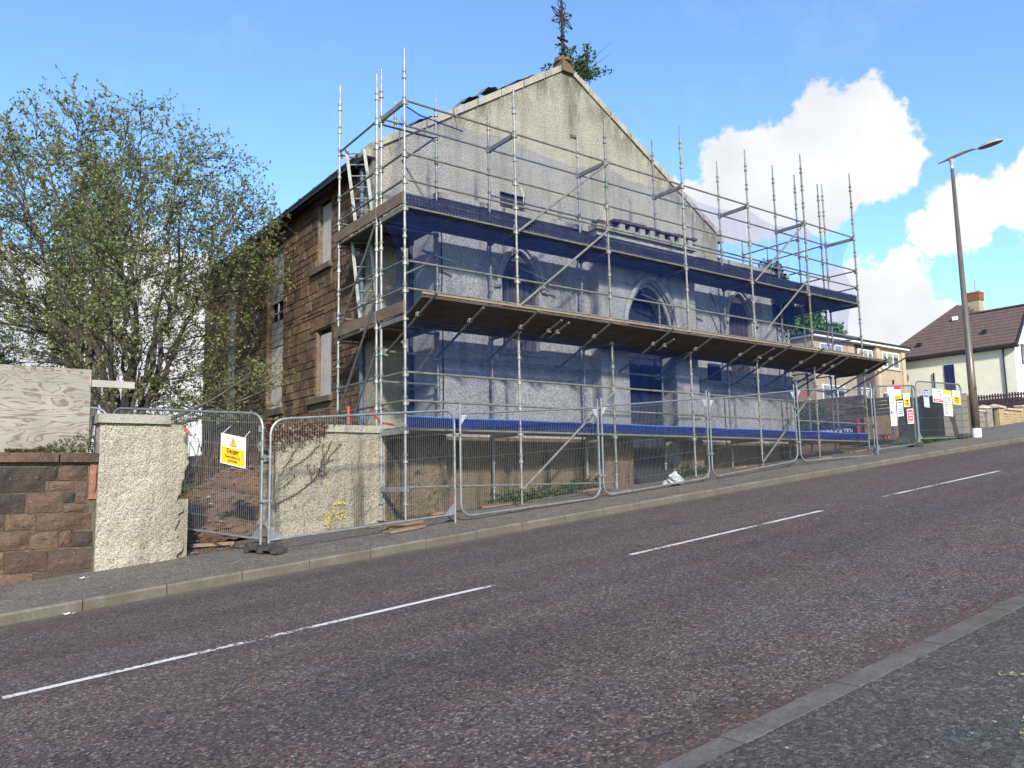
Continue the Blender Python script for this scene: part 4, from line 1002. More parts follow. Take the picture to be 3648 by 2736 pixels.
# sole boards
for (a, b, w, h, z, lab) in (((-.58,-.42),(.12,-.34),.22,.04,0,'lower sole board of the pair under the scaffold front left corner'),((-.50,-.20),(.22,-.06),.24,.045,.042,'upper sole board carrying the left front scaffold foot'),
    ((-.50,.44),(.22,.52),.16,.045,0,'narrow sole board behind the pair at the scaffold left corner'),((.95,.80),(1.60,.86),.22,.045,0,'thin sole board against the wall under the first inner scaffold foot'),
    ((2.0,.70),(2.78,.62),.20,.045,0,'dark sole board by the weeds under the inner second scaffold foot'),((2.0,-.22),(2.72,-.12),.20,.045,0,'pale sole board under the second front scaffold foot'),
    ((4.55,-.12),(5.25,-.05),.20,.045,0,'reddish sole board under the third front scaffold foot'),((4.6,.75),(5.2,.78),.2,.045,0,'sole board behind weeds under the inner third scaffold foot'),
    ((7.2,.0),(7.85,.02),.2,.045,0,'sole board beside the clear plastic bag under the fourth front foot'),((9.6,.62),(10.1,.66),.2,.05,0,'orange-ended sole board lying inside the fence left of the fifth foot'),((9.95,.3),(10.35,.32),.2,.045,0,'short sole board inside the fence right of the orange-ended one'),
    ((12.2,.0),(12.9,.02),.22,.05,0,'wide pale sole board under the sixth front scaffold foot'),((14.3,.3),(15.2,.32),.22,.05,0,'sole board at the far right end of the scaffold')):
    za, zb = H(*a)+z+h/2+.005, H(*b)+z+h/2+.005
    o = MB().beam((a[0],a[1],za),(b[0],b[1],zb),w,h).build('sole_board', MT['sole']); tag(o, lab, 'timber board', 'sole boards under the scaffold feet')
# ================================================================ FENCE PANELS
def fence(P0, P1, zb0, zb1, h, round_top, label, posts=(1,1), nw=82):
    """posts at P0/P1; zb = bottom rail height at each end"""
    P0, P1 = Vector((*P0,0)), Vector((*P1,0)); d = (P1-P0); L = d.length; d.normalize(); up_ = Vector((0,0,1)); lean = .035*L*0
    t = thing('site_fence', label, 'wire fence', (P0.x,P0.y,zb0), 'temporary wire fence panels along the site')
    pt = lambda s, q: P0 + d*s + up_*(zb0+(zb1-zb0)*s/L+q)      # s along, q above bottom rail
    r = .021; c = .22
    if round_top:
        P = [pt(0,-.16)]+[pt(0,h-c)]+[pt(c-c*math.cos(a), h-c+c*math.sin(a)) for a in [k*math.pi/10 for k in range(1,6)]]
        P += [pt(L-c+c*math.sin(a), h-c+c*math.cos(a)) for a in [k*math.pi/10 for k in range(0,5)]]+[pt(L,h-c), pt(L,-.16)]
        MB().tube(P, r, 8).build('frame', MT['fence'], t); MB().tube([pt(0,0), pt(L,0)], r*.85, 8).build('bottom_rail', MT['fence'], t)
        g = MB()
        for s, e in ((0,1),(L,-1)): MB().add([tuple(pt(s+e*.02,-.0)),tuple(pt(s+e*.22,-.0)),tuple(pt(s+e*.02,.20))], [(0,1,2)]).build('corner_gusset', MT['fence'], t)
    else:
        P = [pt(0,h+.17), pt(0,c)]+[pt(c-c*math.cos(a), c-c*math.sin(a)) for a in [k*math.pi/10 for k in range(1,6)]]
        P += [pt(L-c+c*math.sin(a), c-c*math.cos(a)) for a in [k*math.pi/10 for k in range(0,5)]]+[pt(L,c), pt(L,h+.17)]
        MB().tube(P, r, 8).build('frame', MT['fence'], t); MB().tube([pt(0,h), pt(L,h)], r*.85, 8).build('top_rail', MT['fence'], t)
        g = MB()
        for s, e in ((0,1),(L,-1)): MB().add([tuple(pt(s+e*.02,h)),tuple(pt(s+e*.17,h)),tuple(pt(s+e*.02,h-.20))], [(0,1,2)]).build('corner_gusset', MT['lamp_head'], t)
    m = MB(); wr = .0021
    for i in range(1, nw):
        s = L*i/nw; e = min(s, L-s); k = c-math.sqrt(max(0, c*c-(c-e)**2)) if e < c else 0
        lo, hi = (0, h-k) if round_top else (k, h)
        m.tube([pt(s,lo), pt(s,hi)], wr, 3, False)
    for q in (.25,.62,1.0,1.38,1.72):
        if q < h-.05: m.tube([pt(.02,q)+Vector((0,-.003,0)), pt(L-.02,q)+Vector((0,-.003,0))], wr*1.3, 3, False)
    o = m.build('wire_mesh', MT['wire'], t); o['kind'] = 'stuff'
    return t, pt
YF_ = -.40
fence((-2.60,-.32),(-4.10,2.86),-1.66,-1.36,1.86,True,'wire fence panel swung back into the gateway with the warning sign on it')
fence((-4.16,2.90),(-6.6,4.6),-1.36,-1.3,1.86,True,'wire fence panel deep in the yard behind the plywood hoarding')
fence((-2.50,-.38),(.72,-.44),-1.68,-1.42,1.79,True,'wire fence panel in front of the ivy and graffiti boundary wall')
fence((.84,-.44),(4.13,-.42),-1.47,-1.23,1.78,False,'upside-down wire fence panel in front of the stained wall with painted-in shade and weeds')
fence((4.23,-.42),(7.47,-.42),-1.20,-.88,1.78,False,'upside-down wire fence panel in front of the church door and plastic bag')
fence((7.57,-.42),(10.86,-.42),-.87,-.50,1.75,False,'upside-down wire fence panel right of the door, below the low brace')
fence((10.96,-.44),(14.15,-.62),-.52,-.36,1.80,False,'upside-down wire fence panel at the right end of the scaffold')
t7_, pt7 = fence((14.0,-.78),(16.88,-.5),-.22,.0,1.72,True,'wire fence panel hung with many notices right of the scaffold')
t8_, pt8 = fence((16.96,-.48),(20.28,-.30),.14,.25,1.72,True,'wire fence panel with four notices beside the lamp column')
fence((16.9,-.40),(20.1,1.2),.1,.3,1.62,True,'second wire fence panel slanting behind the notices by the lamp column')
# clamps
def clamp(x, y, z, a, b, lab):
    m = MB(); m.box(x-.085,y-.035,z-.02,x+.085,y+.035,z+.02); m.tube([(x,y-.05,z),(x,y+.05,z)], .012, 6)
    tag(m.build('steel_clamp', MT['fence']), lab, 'clamp', 'clamps joining the site fences')
for x, y, z, lab in ((-2.55,-.35,-.45,'upper steel clamp joining the gateway fence posts'),(-2.55,-.35,-1.10,'lower steel clamp joining the gateway fence posts'),
    (.78,-.44,-.05,'steel clamp on the fence joint at the scaffold left bay'),(4.18,-.42,.02,'upper clamp on the fence joint left of the church door'),(4.18,-.42,-.80,'lower clamp on the fence joint left of the church door'),
    (7.52,-.42,.45,'upper clamp on the fence joint right of the church door'),(7.52,-.42,-.35,'lower clamp on the fence joint right of the church door'),(10.91,-.43,.80,'upper clamp on the fence joint below the low right brace'),(10.91,-.43,-.05,'lower clamp on the fence joint below the low right brace'),(14.07,-.7,.45,'clamp on the fence joint at the scaffold right end')):
    clamp(x, y, z, 0, 0, lab)
# rubber feet
def foot(x, y, z, ang, lab, s=1):
    m = MB(); Lh, Wh = .36*s, .115*s; ca, sa = math.cos(ang), math.sin(ang)
    prof = [(-Lh,0),(-Lh,.10),(-Lh+.04,.145),(-.14,.145),(-.11,.125),(.11,.125),(.14,.145),(Lh-.04,.145),(Lh,.10),(Lh,0),(Lh-.09,0),(Lh-.13,.045),(.08,.045),(.05,0),(-.05,0),(-.08,.045),(-Lh+.13,.045),(-Lh+.09,0)]
    V = []
    for sy in (-Wh, Wh):
        for px, pz in prof: V.append((x+px*ca-sy*sa, y+px*sa+sy*ca, z+pz))
    n = len(prof)
    for T in tessellate_polygon([[Vector((a,b,0)) for a, b in prof]]): m.add([V[i] for i in T], [(0,1,2)]); m.add([V[i+n] for i in T], [(2,1,0)])
    for i in range(n): m.quad(V[i], V[(i+1)%n], V[(i+1)%n+n], V[i+n])
    tag(m.build('fence_foot', MT['rubber']), lab, 'fence foot', 'rubber feet under the fence panels')
foot(-2.53,-.33,H(-2.53,-.33),1.9,'black rubber fence foot on the pavement at the gateway')
foot(16.9,-.38,H(16.9,-.4)-.02,.65,'long black rubber fence foot under the joint of the notice fences',1.15)
foot(20.0,-.38,H(20,-.4),.1,'black rubber fence foot beside the lamp column base',1.15)
# ================================================================ SIGNS
FONT = None
def text_mesh(txt, size, origin, xdir, zdir, mat, parent, name='lettering', align='CENTER', bold=0.0, sp=1.0):
    cu = bpy.data.curves.new(name, 'FONT'); cu.body = txt; cu.size = size; cu.align_x = align; cu.align_y = 'CENTER'; cu.offset = bold; cu.resolution_u = 3; cu.space_line = sp
    o = bpy.data.objects.new(name+'_tmp', cu); col.objects.link(o)
    dg = bpy.context.evaluated_depsgraph_get(); me = o.evaluated_get(dg).to_mesh()
    X, Z, O = Vector(xdir).normalized(), Vector(zdir).normalized(), Vector(origin)
    V = [tuple(O + X*v.co.x + Z*v.co.y) for v in me.vertices]; F = [tuple(p.vertices) for p in me.polygons]
    o.evaluated_get(dg).to_mesh_clear(); bpy.data.objects.remove(o); bpy.data.curves.remove(cu)
    m = MB(); m.add(V, F); return m.build(name, mat, parent)
class Sign:
    def __init__(s, O, X, w, h, label, name='warning_sign', base='s_white', Z=(0,0,1), mb='s_white'):
        s.O, s.X, s.Z, s.w, s.h = Vector(O), Vector(X).normalized(), Vector(Z).normalized(), w, h
        s.Nn = s.X.cross(s.Z).normalized()                     # towards the viewer
        s.t = thing(name, label, 'sign', s.O, 'site notices hung on the fence' if name != 'blue_hoarding_sign' else None)
        s.rect(0, 0, w, h, mb, 0, 'board', .006)
    def P(s, u, v, k): return tuple(s.O + s.X*u + s.Z*v + s.Nn*(.002*k+.001))
    def rect(s, u0, v0, u1, v1, mat, k=1, nm='panel', th=0):
        m = MB()
        if th:
            a = [s.P(u0,v0,k),s.P(u1,v0,k),s.P(u1,v1,k),s.P(u0,v1,k)]; b = [tuple(Vector(p)-s.Nn*th) for p in a]
            m.add(a+b, [(0,1,2,3),(7,6,5,4),(0,4,5,1),(1,5,6,2),(2,6,7,3),(3,7,4,0)])
        else: m.quad(s.P(u0,v0,k),s.P(u1,v0,k),s.P(u1,v1,k),s.P(u0,v1,k))
        return m.build(nm, MT[mat], s.t)
    def poly(s, pts, mat, k=2, nm='symbol'): m = MB(); m.add([s.P(u,v,k) for u, v in pts], [tuple(range(len(pts)))]); return m.build(nm, MT[mat], s.t)
    def text(s, txt, size, u, v, mat='s_black', k=3, bold=0, sp=1): return text_mesh(txt, size, s.P(u,v,k), s.X, s.Z, MT[mat], s.t, bold=bold, sp=sp)
    def lines(s, u0, v0, u1, v1, n, mat='s_grey', k=2):
        m = MB(); hh = (v1-v0)/n
        for i in range(n):
            u = u0
            while u < u1-.01:
                L = random.uniform(.02,.07)*(u1-u0)/.3+.008; b = v0+i*hh+hh*.25
                m.quad(s.P(u,b,k),s.P(min(u+L,u1),b,k),s.P(min(u+L,u1),b+hh*.5,k),s.P(u,b+hh*.5,k)); u += L+.008
        return m.build('print', MT[mat], s.t)
def danger(O, X, w, h, label, small=False):
    s = Sign(O, X, w, h, label)
    s.rect(w*.03,h*.03,w*.97,h*.57,'s_yellow',1)
    s.poly([(w*.5-h*.18,h*.62),(w*.5+h*.18,h*.62),(w*.5,h*.95)],'s_black',1); s.poly([(w*.5-h*.145,h*.642),(w*.5+h*.145,h*.642),(w*.5,h*.905)],'s_yellow',2)
    s.poly([(w*.5-h*.012,h*.71),(w*.5+h*.012,h*.71),(w*.5+h*.02,h*.82),(w*.5-h*.02,h*.82)],'s_black',3); s.poly([(w*.5-h*.013,h*.665),(w*.5+h*.013,h*.665),(w*.5+h*.013,h*.69),(w*.5-h*.013,h*.69)],'s_black',3)
    s.text('Danger', h*.19, w*.5, h*.465, bold=.002); s.rect(w*.28,h*.375,w*.72,h*.382,'s_black',3,'underline')
    s.text('Demolition in\nprogress', h*.125, w*.5, h*.21, bold=.0012, sp=.95); return s
A = Vector((-4.10,2.86,0)); B = Vector((-2.60,-.32,0)); dAB = (B-A).normalized(); nn = Vector((dAB.y,-dAB.x,0))
q = B - dAB*.84 + nn*.035
zt = .30
s1 = danger((q.x,q.y,-.51),(dAB.x,dAB.y,-.20),.54,.46,'white and yellow Danger Demolition in progress sign on the gateway fence')
m = MB(); 
for u, du in ((.03,.16),(.50,.12)):
    p = s1.P(u,.45,1); m.tube([p,(p[0]+dAB.x*du,p[1]+dAB.y*du,p[2]+.10)], .006, 4)
m.build('cable_ties', MT['s_white'], s1.t)
d7 = Vector((2.88,.28,0)).normalized(); d8 = Vector((3.32,.18,0)).normalized()
def on7(u, z, k=.04): v = Vector((14.0,-.78,0))+d7*u; return (v.x+d7.y*k, v.y-d7.x*k, z)
def on8(u, z, k=.04): v = Vector((16.96,-.48,0))+d8*u; return (v.x+d8.y*k, v.y-d8.x*k, z)
tl = (d7.x,d7.y,.08); ZT = (.045,0,1)
s = Sign(on7(.92,.44),tl,.40,.90,'tall narrow white notice strip of many small pictograms, leftmost on the fence')
for i, c in enumerate(('s_grey','s_yellow','s_blue','s_grey','s_yellow','s_grey')): s.rect(.03+(i%2)*.2,.06+i*.135,.14+(i%2)*.2,.16+i*.135,c,1,'pictogram'); s.lines(.20-(i%2)*.16,.07+i*.135,.34-(i%2)*.16,.15+i*.135,3)
s = Sign(on7(.84,1.33),tl,.42,.20,'white paper sheet in a sleeve above the tall notice strip','notice_sheet'); s.lines(.06,.04,.34,.17,3)
s = Sign(on7(1.28,1.21),tl,.45,.38,'red-headed notice with yellow foot at the top of the fence'); s.rect(.0,.28,.45,.38,'s_red',1); s.rect(0,0,.45,.12,'s_yellow',1)
for i in range(3): s.poly([(.07+i*.12,.02),(.13+i*.12,.02),(.10+i*.12,.10)],'s_black',2)
s.lines(.04,.14,.40,.26,3,'s_grey')
s = Sign(on7(1.40,.73),tl,.42,.44,'white notice with red line under the red-headed notice'); s.lines(.04,.36,.38,.42,1,'s_black'); s.lines(.04,.29,.38,.34,1,'s_red'); s.lines(.10,.05,.34,.26,4,'s_black'); s.rect(.05,.04,.07,.26,'s_black',2,'bar'); s.rect(.35,.04,.37,.26,'s_black',2,'bar')
danger(on7(1.90,1.02),tl,.44,.40,'white and yellow Danger sign right of the red-headed notice')
s = Sign(on7(2.06,.54),tl,.45,.43,'tilted red prohibition notice low on the fence near the joint',mb='s_red'); s.rect(0,0,.45,.03,'s_white',1,'border'); s.rect(0,.40,.45,.43,'s_white',1,'border'); s.rect(0,.03,.03,.40,'s_white',1,'border'); s.rect(.42,.03,.45,.40,'s_white',1,'border'); s.lines(.10,.12,.36,.36,3,'s_white'); s.lines(.06,.05,.40,.10,1,'s_white')
s = Sign(on8(.40,1.09),d8,.38,.56,'blue-topped clear folder with white card on the fence','notice_sheet',mb='s_grey'); s.rect(.05,.32,.33,.54,'s_blue',1); s.rect(.06,.08,.32,.28,'s_white',1); s.lines(.08,.36,.30,.50,3,'s_white')
s = Sign(on8(1.06,1.28),d8,.72,.42,'white safety notice with red lower band and round symbols'); s.rect(.02,.02,.70,.11,'s_red',1); s.lines(.18,.33,.60,.38,1,'s_black'); s.lines(.05,.14,.30,.17,1); 
for cx, c in ((.15,'s_red'),(.35,'s_red'),(.57,'s_blue')): s.poly([(cx+.065*math.cos(a*math.pi/6), .24+.065*math.sin(a*math.pi/6)) for a in range(12)],c,2); s.poly([(cx+.045*math.cos(a*math.pi/6), .24+.045*math.sin(a*math.pi/6)) for a in range(12)],'s_white' if c != 's_blue' else 's_grey',3)
s.lines(.12,.045,.60,.085,1,'s_white',2)
s = Sign(on8(1.80,.89),d8,.64,.82,'tall yellow-headed chart of blue, red and yellow safety rows'); s.rect(0,.68,.64,.82,'s_yellow',1); s.lines(.05,.625,.6,.66,1,'s_grey')
for i in range(8):
    b = .06+i*.07; s.rect(.05,b,.31,b+.05,'s_blue' if i else 's_black',1,'row'); s.rect(.35,b,.59,b+.05,('s_white','s_green','s_yellow','s_yellow','s_yellow','s_yellow','s_red','s_red')[i],1,'row'); s.lines(.07,b+.01,.29,b+.045,1,'s_white'); s.lines(.37,b+.01,.57,b+.045,1,'s_grey' if i < 6 else 's_white')
danger(on8(2.52,1.29),d8,.62,.44,'white and yellow Danger sign beside the colour chart, nearest the lamp column')
# upside-down blue board leaning behind the netting
s = Sign((19.02,2.55,.93),(0,1,0),2.3,.52,'dark blue development board leaning upside down behind the right netting','blue_hoarding_sign',Z=(0,0,-1),mb='hoard_blue')
s.t['category'] = 'sign'
s.text('FULL PLANNING', .17, .85, .27, 's_white', 2, bold=.004); s.text('11 Flat Development', .135, .85, .43, 's_white', 2, bold=.003)
MB().box(18.9,2.5,.30,18.96,2.56,.98).build('red_edge_post', MT['s_red'], s.t)
# ================================================================ RIGHT-HAND BOUNDARY, LAMP, BUILDINGS
XB = 21.3
t = thing('blockwork_wall_end', 'pale old blockwork wall with a dark stain beside the lamp column', 'wall', (XB,.4,.3))
z = .2; r = 0
while z < 1.78:
    y = -.02
    while y < .78:
        L = .42 if (r+int(y*3)) % 2 else .38; y1 = min(y+L, .80)
        tp = min(z+.215, 1.72+.25*(y+y1)/2); MB().box(XB+random.uniform(-.006,.006), y+.006, z+.005, XB+.2, y1-.004, tp-.004).build('block', MT['block'], t); y = y1
    z += .22; r += 1
MB().box(XB+.012,-.015,.1,XB+.19,.795,1.70).build('mortar', MT['mortar_dark'], t)
m = MB(); m.add([(XB-.012,.42,1.18),(XB-.012,.60,1.20),(XB-.012,.50,.80),(XB-.012,.42,.35),(XB-.012,.30,.35),(XB-.012,.38,.8)], [(0,1,2,5),(5,2,3,4)]); m.build('stain', MT['mortar_dark'], t)
o = thing('windbreak_screen', 'black mesh screen stretched along the site side beside the pale blockwork', 'screen', (XB,1.5,.3))
m = MB(); V = []; n = 14
for i in range(n+1):
    for k in range(7):
        y = .82+1.45*i/n; z = .30+.09*i/n*0+ (1.50)*k/6+.03*math.sin(i*1.3)*(k == 6); V.append((XB-.02+.03*math.sin(i*1.9+k), y + (.25 if k < 4 else 0)*(i/n)*(1-k/4 if k < 4 else 0), z))
m.add(V, [(i*7+k,(i+1)*7+k,(i+1)*7+k+1,i*7+k+1) for i in range(n) for k in range(6)]); m.build('mesh_cloth', MT['black_mesh'], o, smooth=True)
for y in (.85,1.5,2.25): MB().box(XB+.03,y-.03,.2,XB+.09,y+.03,1.82).build('post', MT['dark_slat'], o)
o = thing('slatted_fence', 'dark horizontal board fence above the brown sheet, behind the notices', 'fence', (XB,2.9,.5))
for k in range(5): MB().box(XB-.01,2.26,1.24+k*.135,XB+.01,3.5,1.24+k*.135+.12).build('slat', MT['dark_slat'], o)
for y in (2.3,3.45): MB().box(XB+.012,y-.04,.3,XB+.08,y+.04,1.95).build('post', MT['dark_slat'], o)
tag(MB().box(XB-.07,2.35,.42,XB-.05,3.6,1.23).build('brown_sheet', MT['osb']), 'plain brown sheet of board leaning below the dark slatted fence', 'board')
t = thing('rubble_stone_wall', 'dark rubble stone wall seen through the right bays of the netting', 'wall', (XB,4.8,.5))
z = .35
while z < 1.95:
    h = random.uniform(.13,.2); y = 3.6
    while y < 8:
        L = random.uniform(.2,.42); MB().box(XB+random.uniform(-.03,.02), y+.01, z+.008, XB+.3, y+L-.008, z+h-.006).build('stone', MT['stone_side'], t); y += L
    z += h
MB().box(XB+.04,3.6,.2,XB+.28,8.2,1.93).build('wall_core', MT['mortar_dark'], t)
# red/white barrier and debris near the board
o = MB(); o.box(18.6,1.1,.22,18.64,1.75,.42); tag(o.build('barrier_board', MT['barrier_red']), 'red and white chevron barrier plank low behind the notice fence', 'barrier')
bb = bpy.data.objects['barrier_board']
for k in range(5): 
    m = MB(); y = 1.14+k*.12; m.quad((18.592,y,.28),(18.592,y+.05,.34),(18.592,y+.09,.34),(18.592,y+.04,.28)); 
    oo = m.build('white_chevron', MT['s_white'], bb); oo.location = (0,0,0)
o = MB(); o.box(17.3,1.0,.10,18.3,1.9,.16); o.box(17.5,.9,.165,18.2,1.5,.20); tag(o.build('dark_sheet_pile', MT['black_mesh']), 'heap of dark sheeting on the ground behind the notice fence', 'sheeting')
m = MB(); m.tube([(18.38,1.05,.1),(18.40,1.05,1.0)], .035, 8); tag(m.build('grey_post', MT['fence']), 'short grey post standing behind the notice strip', 'post')
# lamp
lx, ly = 20.42, -.60; lz = H(lx, ly)
t = thing('street_lamp', 'tall bronze street lamp with white painted foot and curved arm at right', 'street lamp', (lx,ly,lz))
MB().tube([(lx,ly,lz-.1),(lx,ly,lz+.29)], .145, 20).build('white_foot', MT['white_paint'], t, smooth=False)
MB().tube([(lx,ly,lz+.29),(lx,ly,lz+2.6),(lx,ly,lz+2.62),(lx,ly,lz+9.0)], [.125,.115,.10,.055], 20).build('column', MT['lamp_pole'], t, smooth=True)
MB().box(lx-.085,ly-.148,lz+1.55,lx-.02,ly-.10,lz+1.62).build('badge', MT['lamp_pole'], t)
MB().tube([(lx,ly,lz+8.98),(lx,ly,lz+9.1),(lx,ly,lz+9.3)], [.058,.05,.09], 10).build('arm_socket', MT['lamp_head'], t)
ax = Vector((.34,-.94,0)); top = Vector((lx,ly,lz+9.35))
P = [top - ax*.42+Vector((0,0,-.10)), top-ax*.2+Vector((0,0,-.05)), top, top+ax*.3+Vector((0,0,.08)), top+ax*.6+Vector((0,0,.14)), top+ax*.85+Vector((0,0,.15))]
MB().tube(P, [.012,.03,.045,.04,.035,.03], 8).build('arm', MT['lamp_pole'], t, smooth=True)
P2 = [top-ax*.2+Vector((0,0,.0)), top+ax*.1+Vector((0,0,.09)), top+ax*.35+Vector((0,0,.15)), top+ax*.65+Vector((0,0,.19))]
MB().tube(P2, [.01,.02,.02,.01], 6).build('arm_fin', MT['lamp_head'], t)
hm = MB(); c0 = top+ax*1.15+Vector((0,0,.17)); V = []; F = []; nu = 16; side_ = Vector((ax.y*-1, ax.x, 0))
for j in range(5):
    ph = (math.pi/2)*j/4
    for i in range(nu):
        a = 2*math.pi*i/nu; V.append(tuple(c0 + ax*(.36*math.cos(a)*math.cos(ph)) + side_*(.19*math.sin(a)*math.cos(ph)) + Vector((0,0,.14*math.sin(ph)+.06*math.cos(a)*math.cos(ph)))))
for j in range(4):
    for i in range(nu): F.append((j*nu+i, j*nu+(i+1)%nu, (j+1)*nu+(i+1)%nu, (j+1)*nu+i))
hm.add(V, F); hd_ = hm.build('lantern_housing', MT['lamp_head'], t, smooth=True)
b = MB(); b.add([tuple(Vector(v)-Vector((0,0,.004))) for v in V[:nu]], [tuple(range(nu-1,-1,-1))]); b.build('lantern_glass', MT['glass'], t)
# ---------- garden walls, gate
t = thing('grey_garden_wall', 'rough grey block garden wall left of the black gate', 'wall', (26,1.5,.9))
for r in range(4):
    x = 24.0+(r%2)*.15
    while x < 26.4: MB().box(x+.006,1.6+random.uniform(-.02,.01),.66+r*.20,min(x+.36,26.45)-.006,1.85,.66+r*.20+.185).build('block', MT['grey_brick'], t); x += .37
MB().box(24.0,1.63,.3,26.44,1.83,1.44).build('wall_core', MT['mortar_dark'], t); MB().box(24.0,1.55,1.46,26.45,1.9,1.53).build('coping_stone', MT['wall_cap'], t)
def gpier(x0, x1, zt, mat, label, cap):
    t = thing('gate_pier', label, 'gate pier', ((x0+x1)/2,1.6,.9), 'gate piers with caps')
    MB().box(x0,1.50,.3,x1,1.95,zt).build('pier_body', MT[mat], t)
    m = MB(); a, b = x0-.08, x1+.08
    if cap == 'dome':
        V = [];
        for j in range(4):
            for i in range(12): f = 1-(j/3)**2*.85; V.append(((a+b)/2+(b-a)/2*f*math.cos(i*math.pi/6)*(1.0), 1.72+.28*f*math.sin(i*math.pi/6), zt+.05*j+.002))
        m.add(V, [(j*12+i,j*12+(i+1)%12,(j+1)*12+(i+1)%12,(j+1)*12+i) for j in range(3) for i in range(12)]+[tuple(range(36,48))])
    else: m.add([(a,1.42,zt),(b,1.42,zt),(b,2.03,zt),(a,2.03,zt),(a,1.42,zt+.06),(b,1.42,zt+.06),(b,2.03,zt+.06),(a,2.03,zt+.06),((a+b)/2-.1,1.72,zt+.17),((a+b)/2+.1,1.72,zt+.17)],
               [(0,3,2,1),(0,1,5,4),(1,2,6,5),(2,3,7,6),(3,0,4,7),(4,5,9,8),(6,7,8,9),(5,6,9),(7,4,8)])
    m.build('pier_cap', MT['wall_cap'], t)
gpier(26.46,26.95,1.60,'grey_brick','grey gate pier with a rounded pale cap, left of the black gate','dome')
gpier(27.55,27.98,1.66,'yellow_brick','yellow brick gate pier with a pyramid cap, right of the black gate','pyr')
t = thing('garden_gate', 'narrow black metal garden gate between the two capped piers', 'gate', (27.2,1.7,1))
for x in (26.97,27.25,27.52): MB().box(x-.015,1.68,.98,x+.015,1.72,1.62).build('gate_frame', MT['iron_black'], t)
for x in (27.05,27.13,27.34,27.43): MB().box(x-.008,1.69,1.0,x+.008,1.71,1.60).build('gate_bar', MT['iron_black'], t)
MB().box(26.97,1.685,1.0,27.52,1.715,1.25).build('gate_panel', MT['iron_black'], t); MB().box(26.97,1.68,1.58,27.52,1.72,1.62).build('gate_rail', MT['iron_black'], t)
t = thing('yellow_brick_garden_wall', 'stepped yellow brick garden wall at the right edge behind the pavement', 'wall', (30,1.5,1.1))
for a, b, zt in ((27.99,28.5,1.52),(28.5,29.9,1.68),(29.9,32.5,1.86),(32.5,36,2.1)):
    z = .9; r = 0
    while z < zt-.05:
        x = a + (.11 if r % 2 else 0)
        if x > a: MB().box(a+.002,1.6,z+.005,x-.004,1.8,z+.10).build('brick', MT['yellow_brick'], t) if a < 30 else None
        while x < b-.03 and a < 30:
            MB().box(x+.004,1.6+random.uniform(-.01,.008),z+.005,min(x+.30,b)-.004,1.8,min(z+.11,zt-.06)-.002).build('brick', MT['yellow_brick'], t); x += .30
        z += .11; r += 1
    MB().box(a+.01,1.615,.6,b-.01,1.79,zt-.06).build('wall_core', MT['mortar_dark'] if a < 30 else MT['yellow_brick'], t)
    MB().box(a,1.54,zt-.055,b,1.86,zt+.01).build('coping_stone', MT['wall_cap'], t)
# ---------- windows helper (face direction: 'y' faces -Y, 'x' faces -X)
def window(parent, ax_, p, a0, a1, z0, z1, mull=(.5,), fr='upvc', blind=.22):
    def bx(u0, d0, w0, u1, d1, w1):
        return MB().box(u0, p+d0, w0, u1, p+d1, w1) if ax_ == 'y' else MB().box(p+d0, u0, w0, p+d1, u1, w1)
    f = MB(); F = .055
    parts = [(a0,z0,a1,z0+F),(a0,z1-F,a1,z1),(a0,z0+F,a0+F,z1-F),(a1-F,z0+F,a1,z1-F)]
    for q in mull: c = a0+(a1-a0)*q; parts.append((c-F/2,z0+F,c+F/2,z1-F))
    for u0, w0, u1, w1 in parts: g = bx(u0,-.03,w0,u1,.03,w1); f.add(g.v, g.f)
    fo = f.build('window', MT[fr], parent)
    e = [a0+F] + [a0+(a1-a0)*q for q in mull] + [a1-F]
    for i in range(len(e)-1):
        u0 = e[i]+(F/2 if i else 0)+.002; u1 = e[i+1]-(F/2 if i < len(e)-2 else 0)-.002
        bx(u0,-.001,z0+F+.002,u1,.01,z1-F-.002).build('pane', MT['glass'], fo)
        if blind: bx(u0,-.006,z1-F-(z1-z0)*blind,u1,-.002,z1-F-.003).build('blind', MT['blind'], fo)
    return fo
# ---------- flats
YL = 13.2
fl = thing('flats_building', 'tan and brown two-storey flats with white windows behind the notice fence', 'building', (40,YL,2.6))
MB().box(40.2,YL,1,43.7,YL+8,6.98).build('wall', MT['tan'], fl); MB().box(38.0,YL+.12,1,40.195,YL+8,6.98).build('brown_wall', MT['brown_panel'], fl)
MB().box(33.5,YL+.06,1,37.99,YL+8,6.98).build('wall', MT['tan'], fl)
MB().box(40.22,YL-.10,1,40.60,YL-.002,6.95).build('pilaster', MT['tan_light'], fl); MB().box(43.30,YL-.08,1,43.72,YL-.002,6.95).build('pilaster', MT['tan_light'], fl)
MB().box(33.3,YL-.30,6.98,43.95,YL+8.2,7.10).build('fascia', MT['upvc'], fl); MB().box(33.2,YL-.36,7.10,44.0,YL+8.3,7.20).build('flat_roof', MT['iron_black'], fl)
window(fl,'y',YL-.01,41.0,43.0,5.75,6.72,(.28,.64)); window(fl,'y',YL+.10,38.4,40.05,5.85,6.72,(.36,.68)); window(fl,'y',YL-.01,41.0,42.4,3.2,4.2,(.5,)); window(fl,'y',YL+.10,38.5,39.6,3.2,4.35,(.5,)); window(fl,'y',YL+.05,34.3,36.6,5.8,6.7,(.33,.66)); window(fl,'y',YL+.05,34.3,36.6,3.2,4.3,(.33,.66)); window(fl,'y',YL+.10,36.9,37.9,2.6,4.4,())
MB().box(40.75,YL-.08,5.62,43.2,YL-.002,5.74).build('sill', MT['wall_cap'], fl); MB().box(42.0,YL-.1,4.72,42.06,YL-.01,5.0).build('wall_lamp', MT['iron_black'], fl); MB().box(40.8,YL-.12,3.9,40.95,YL-.01,4.05).build('meter_box', MT['iron_black'], fl)
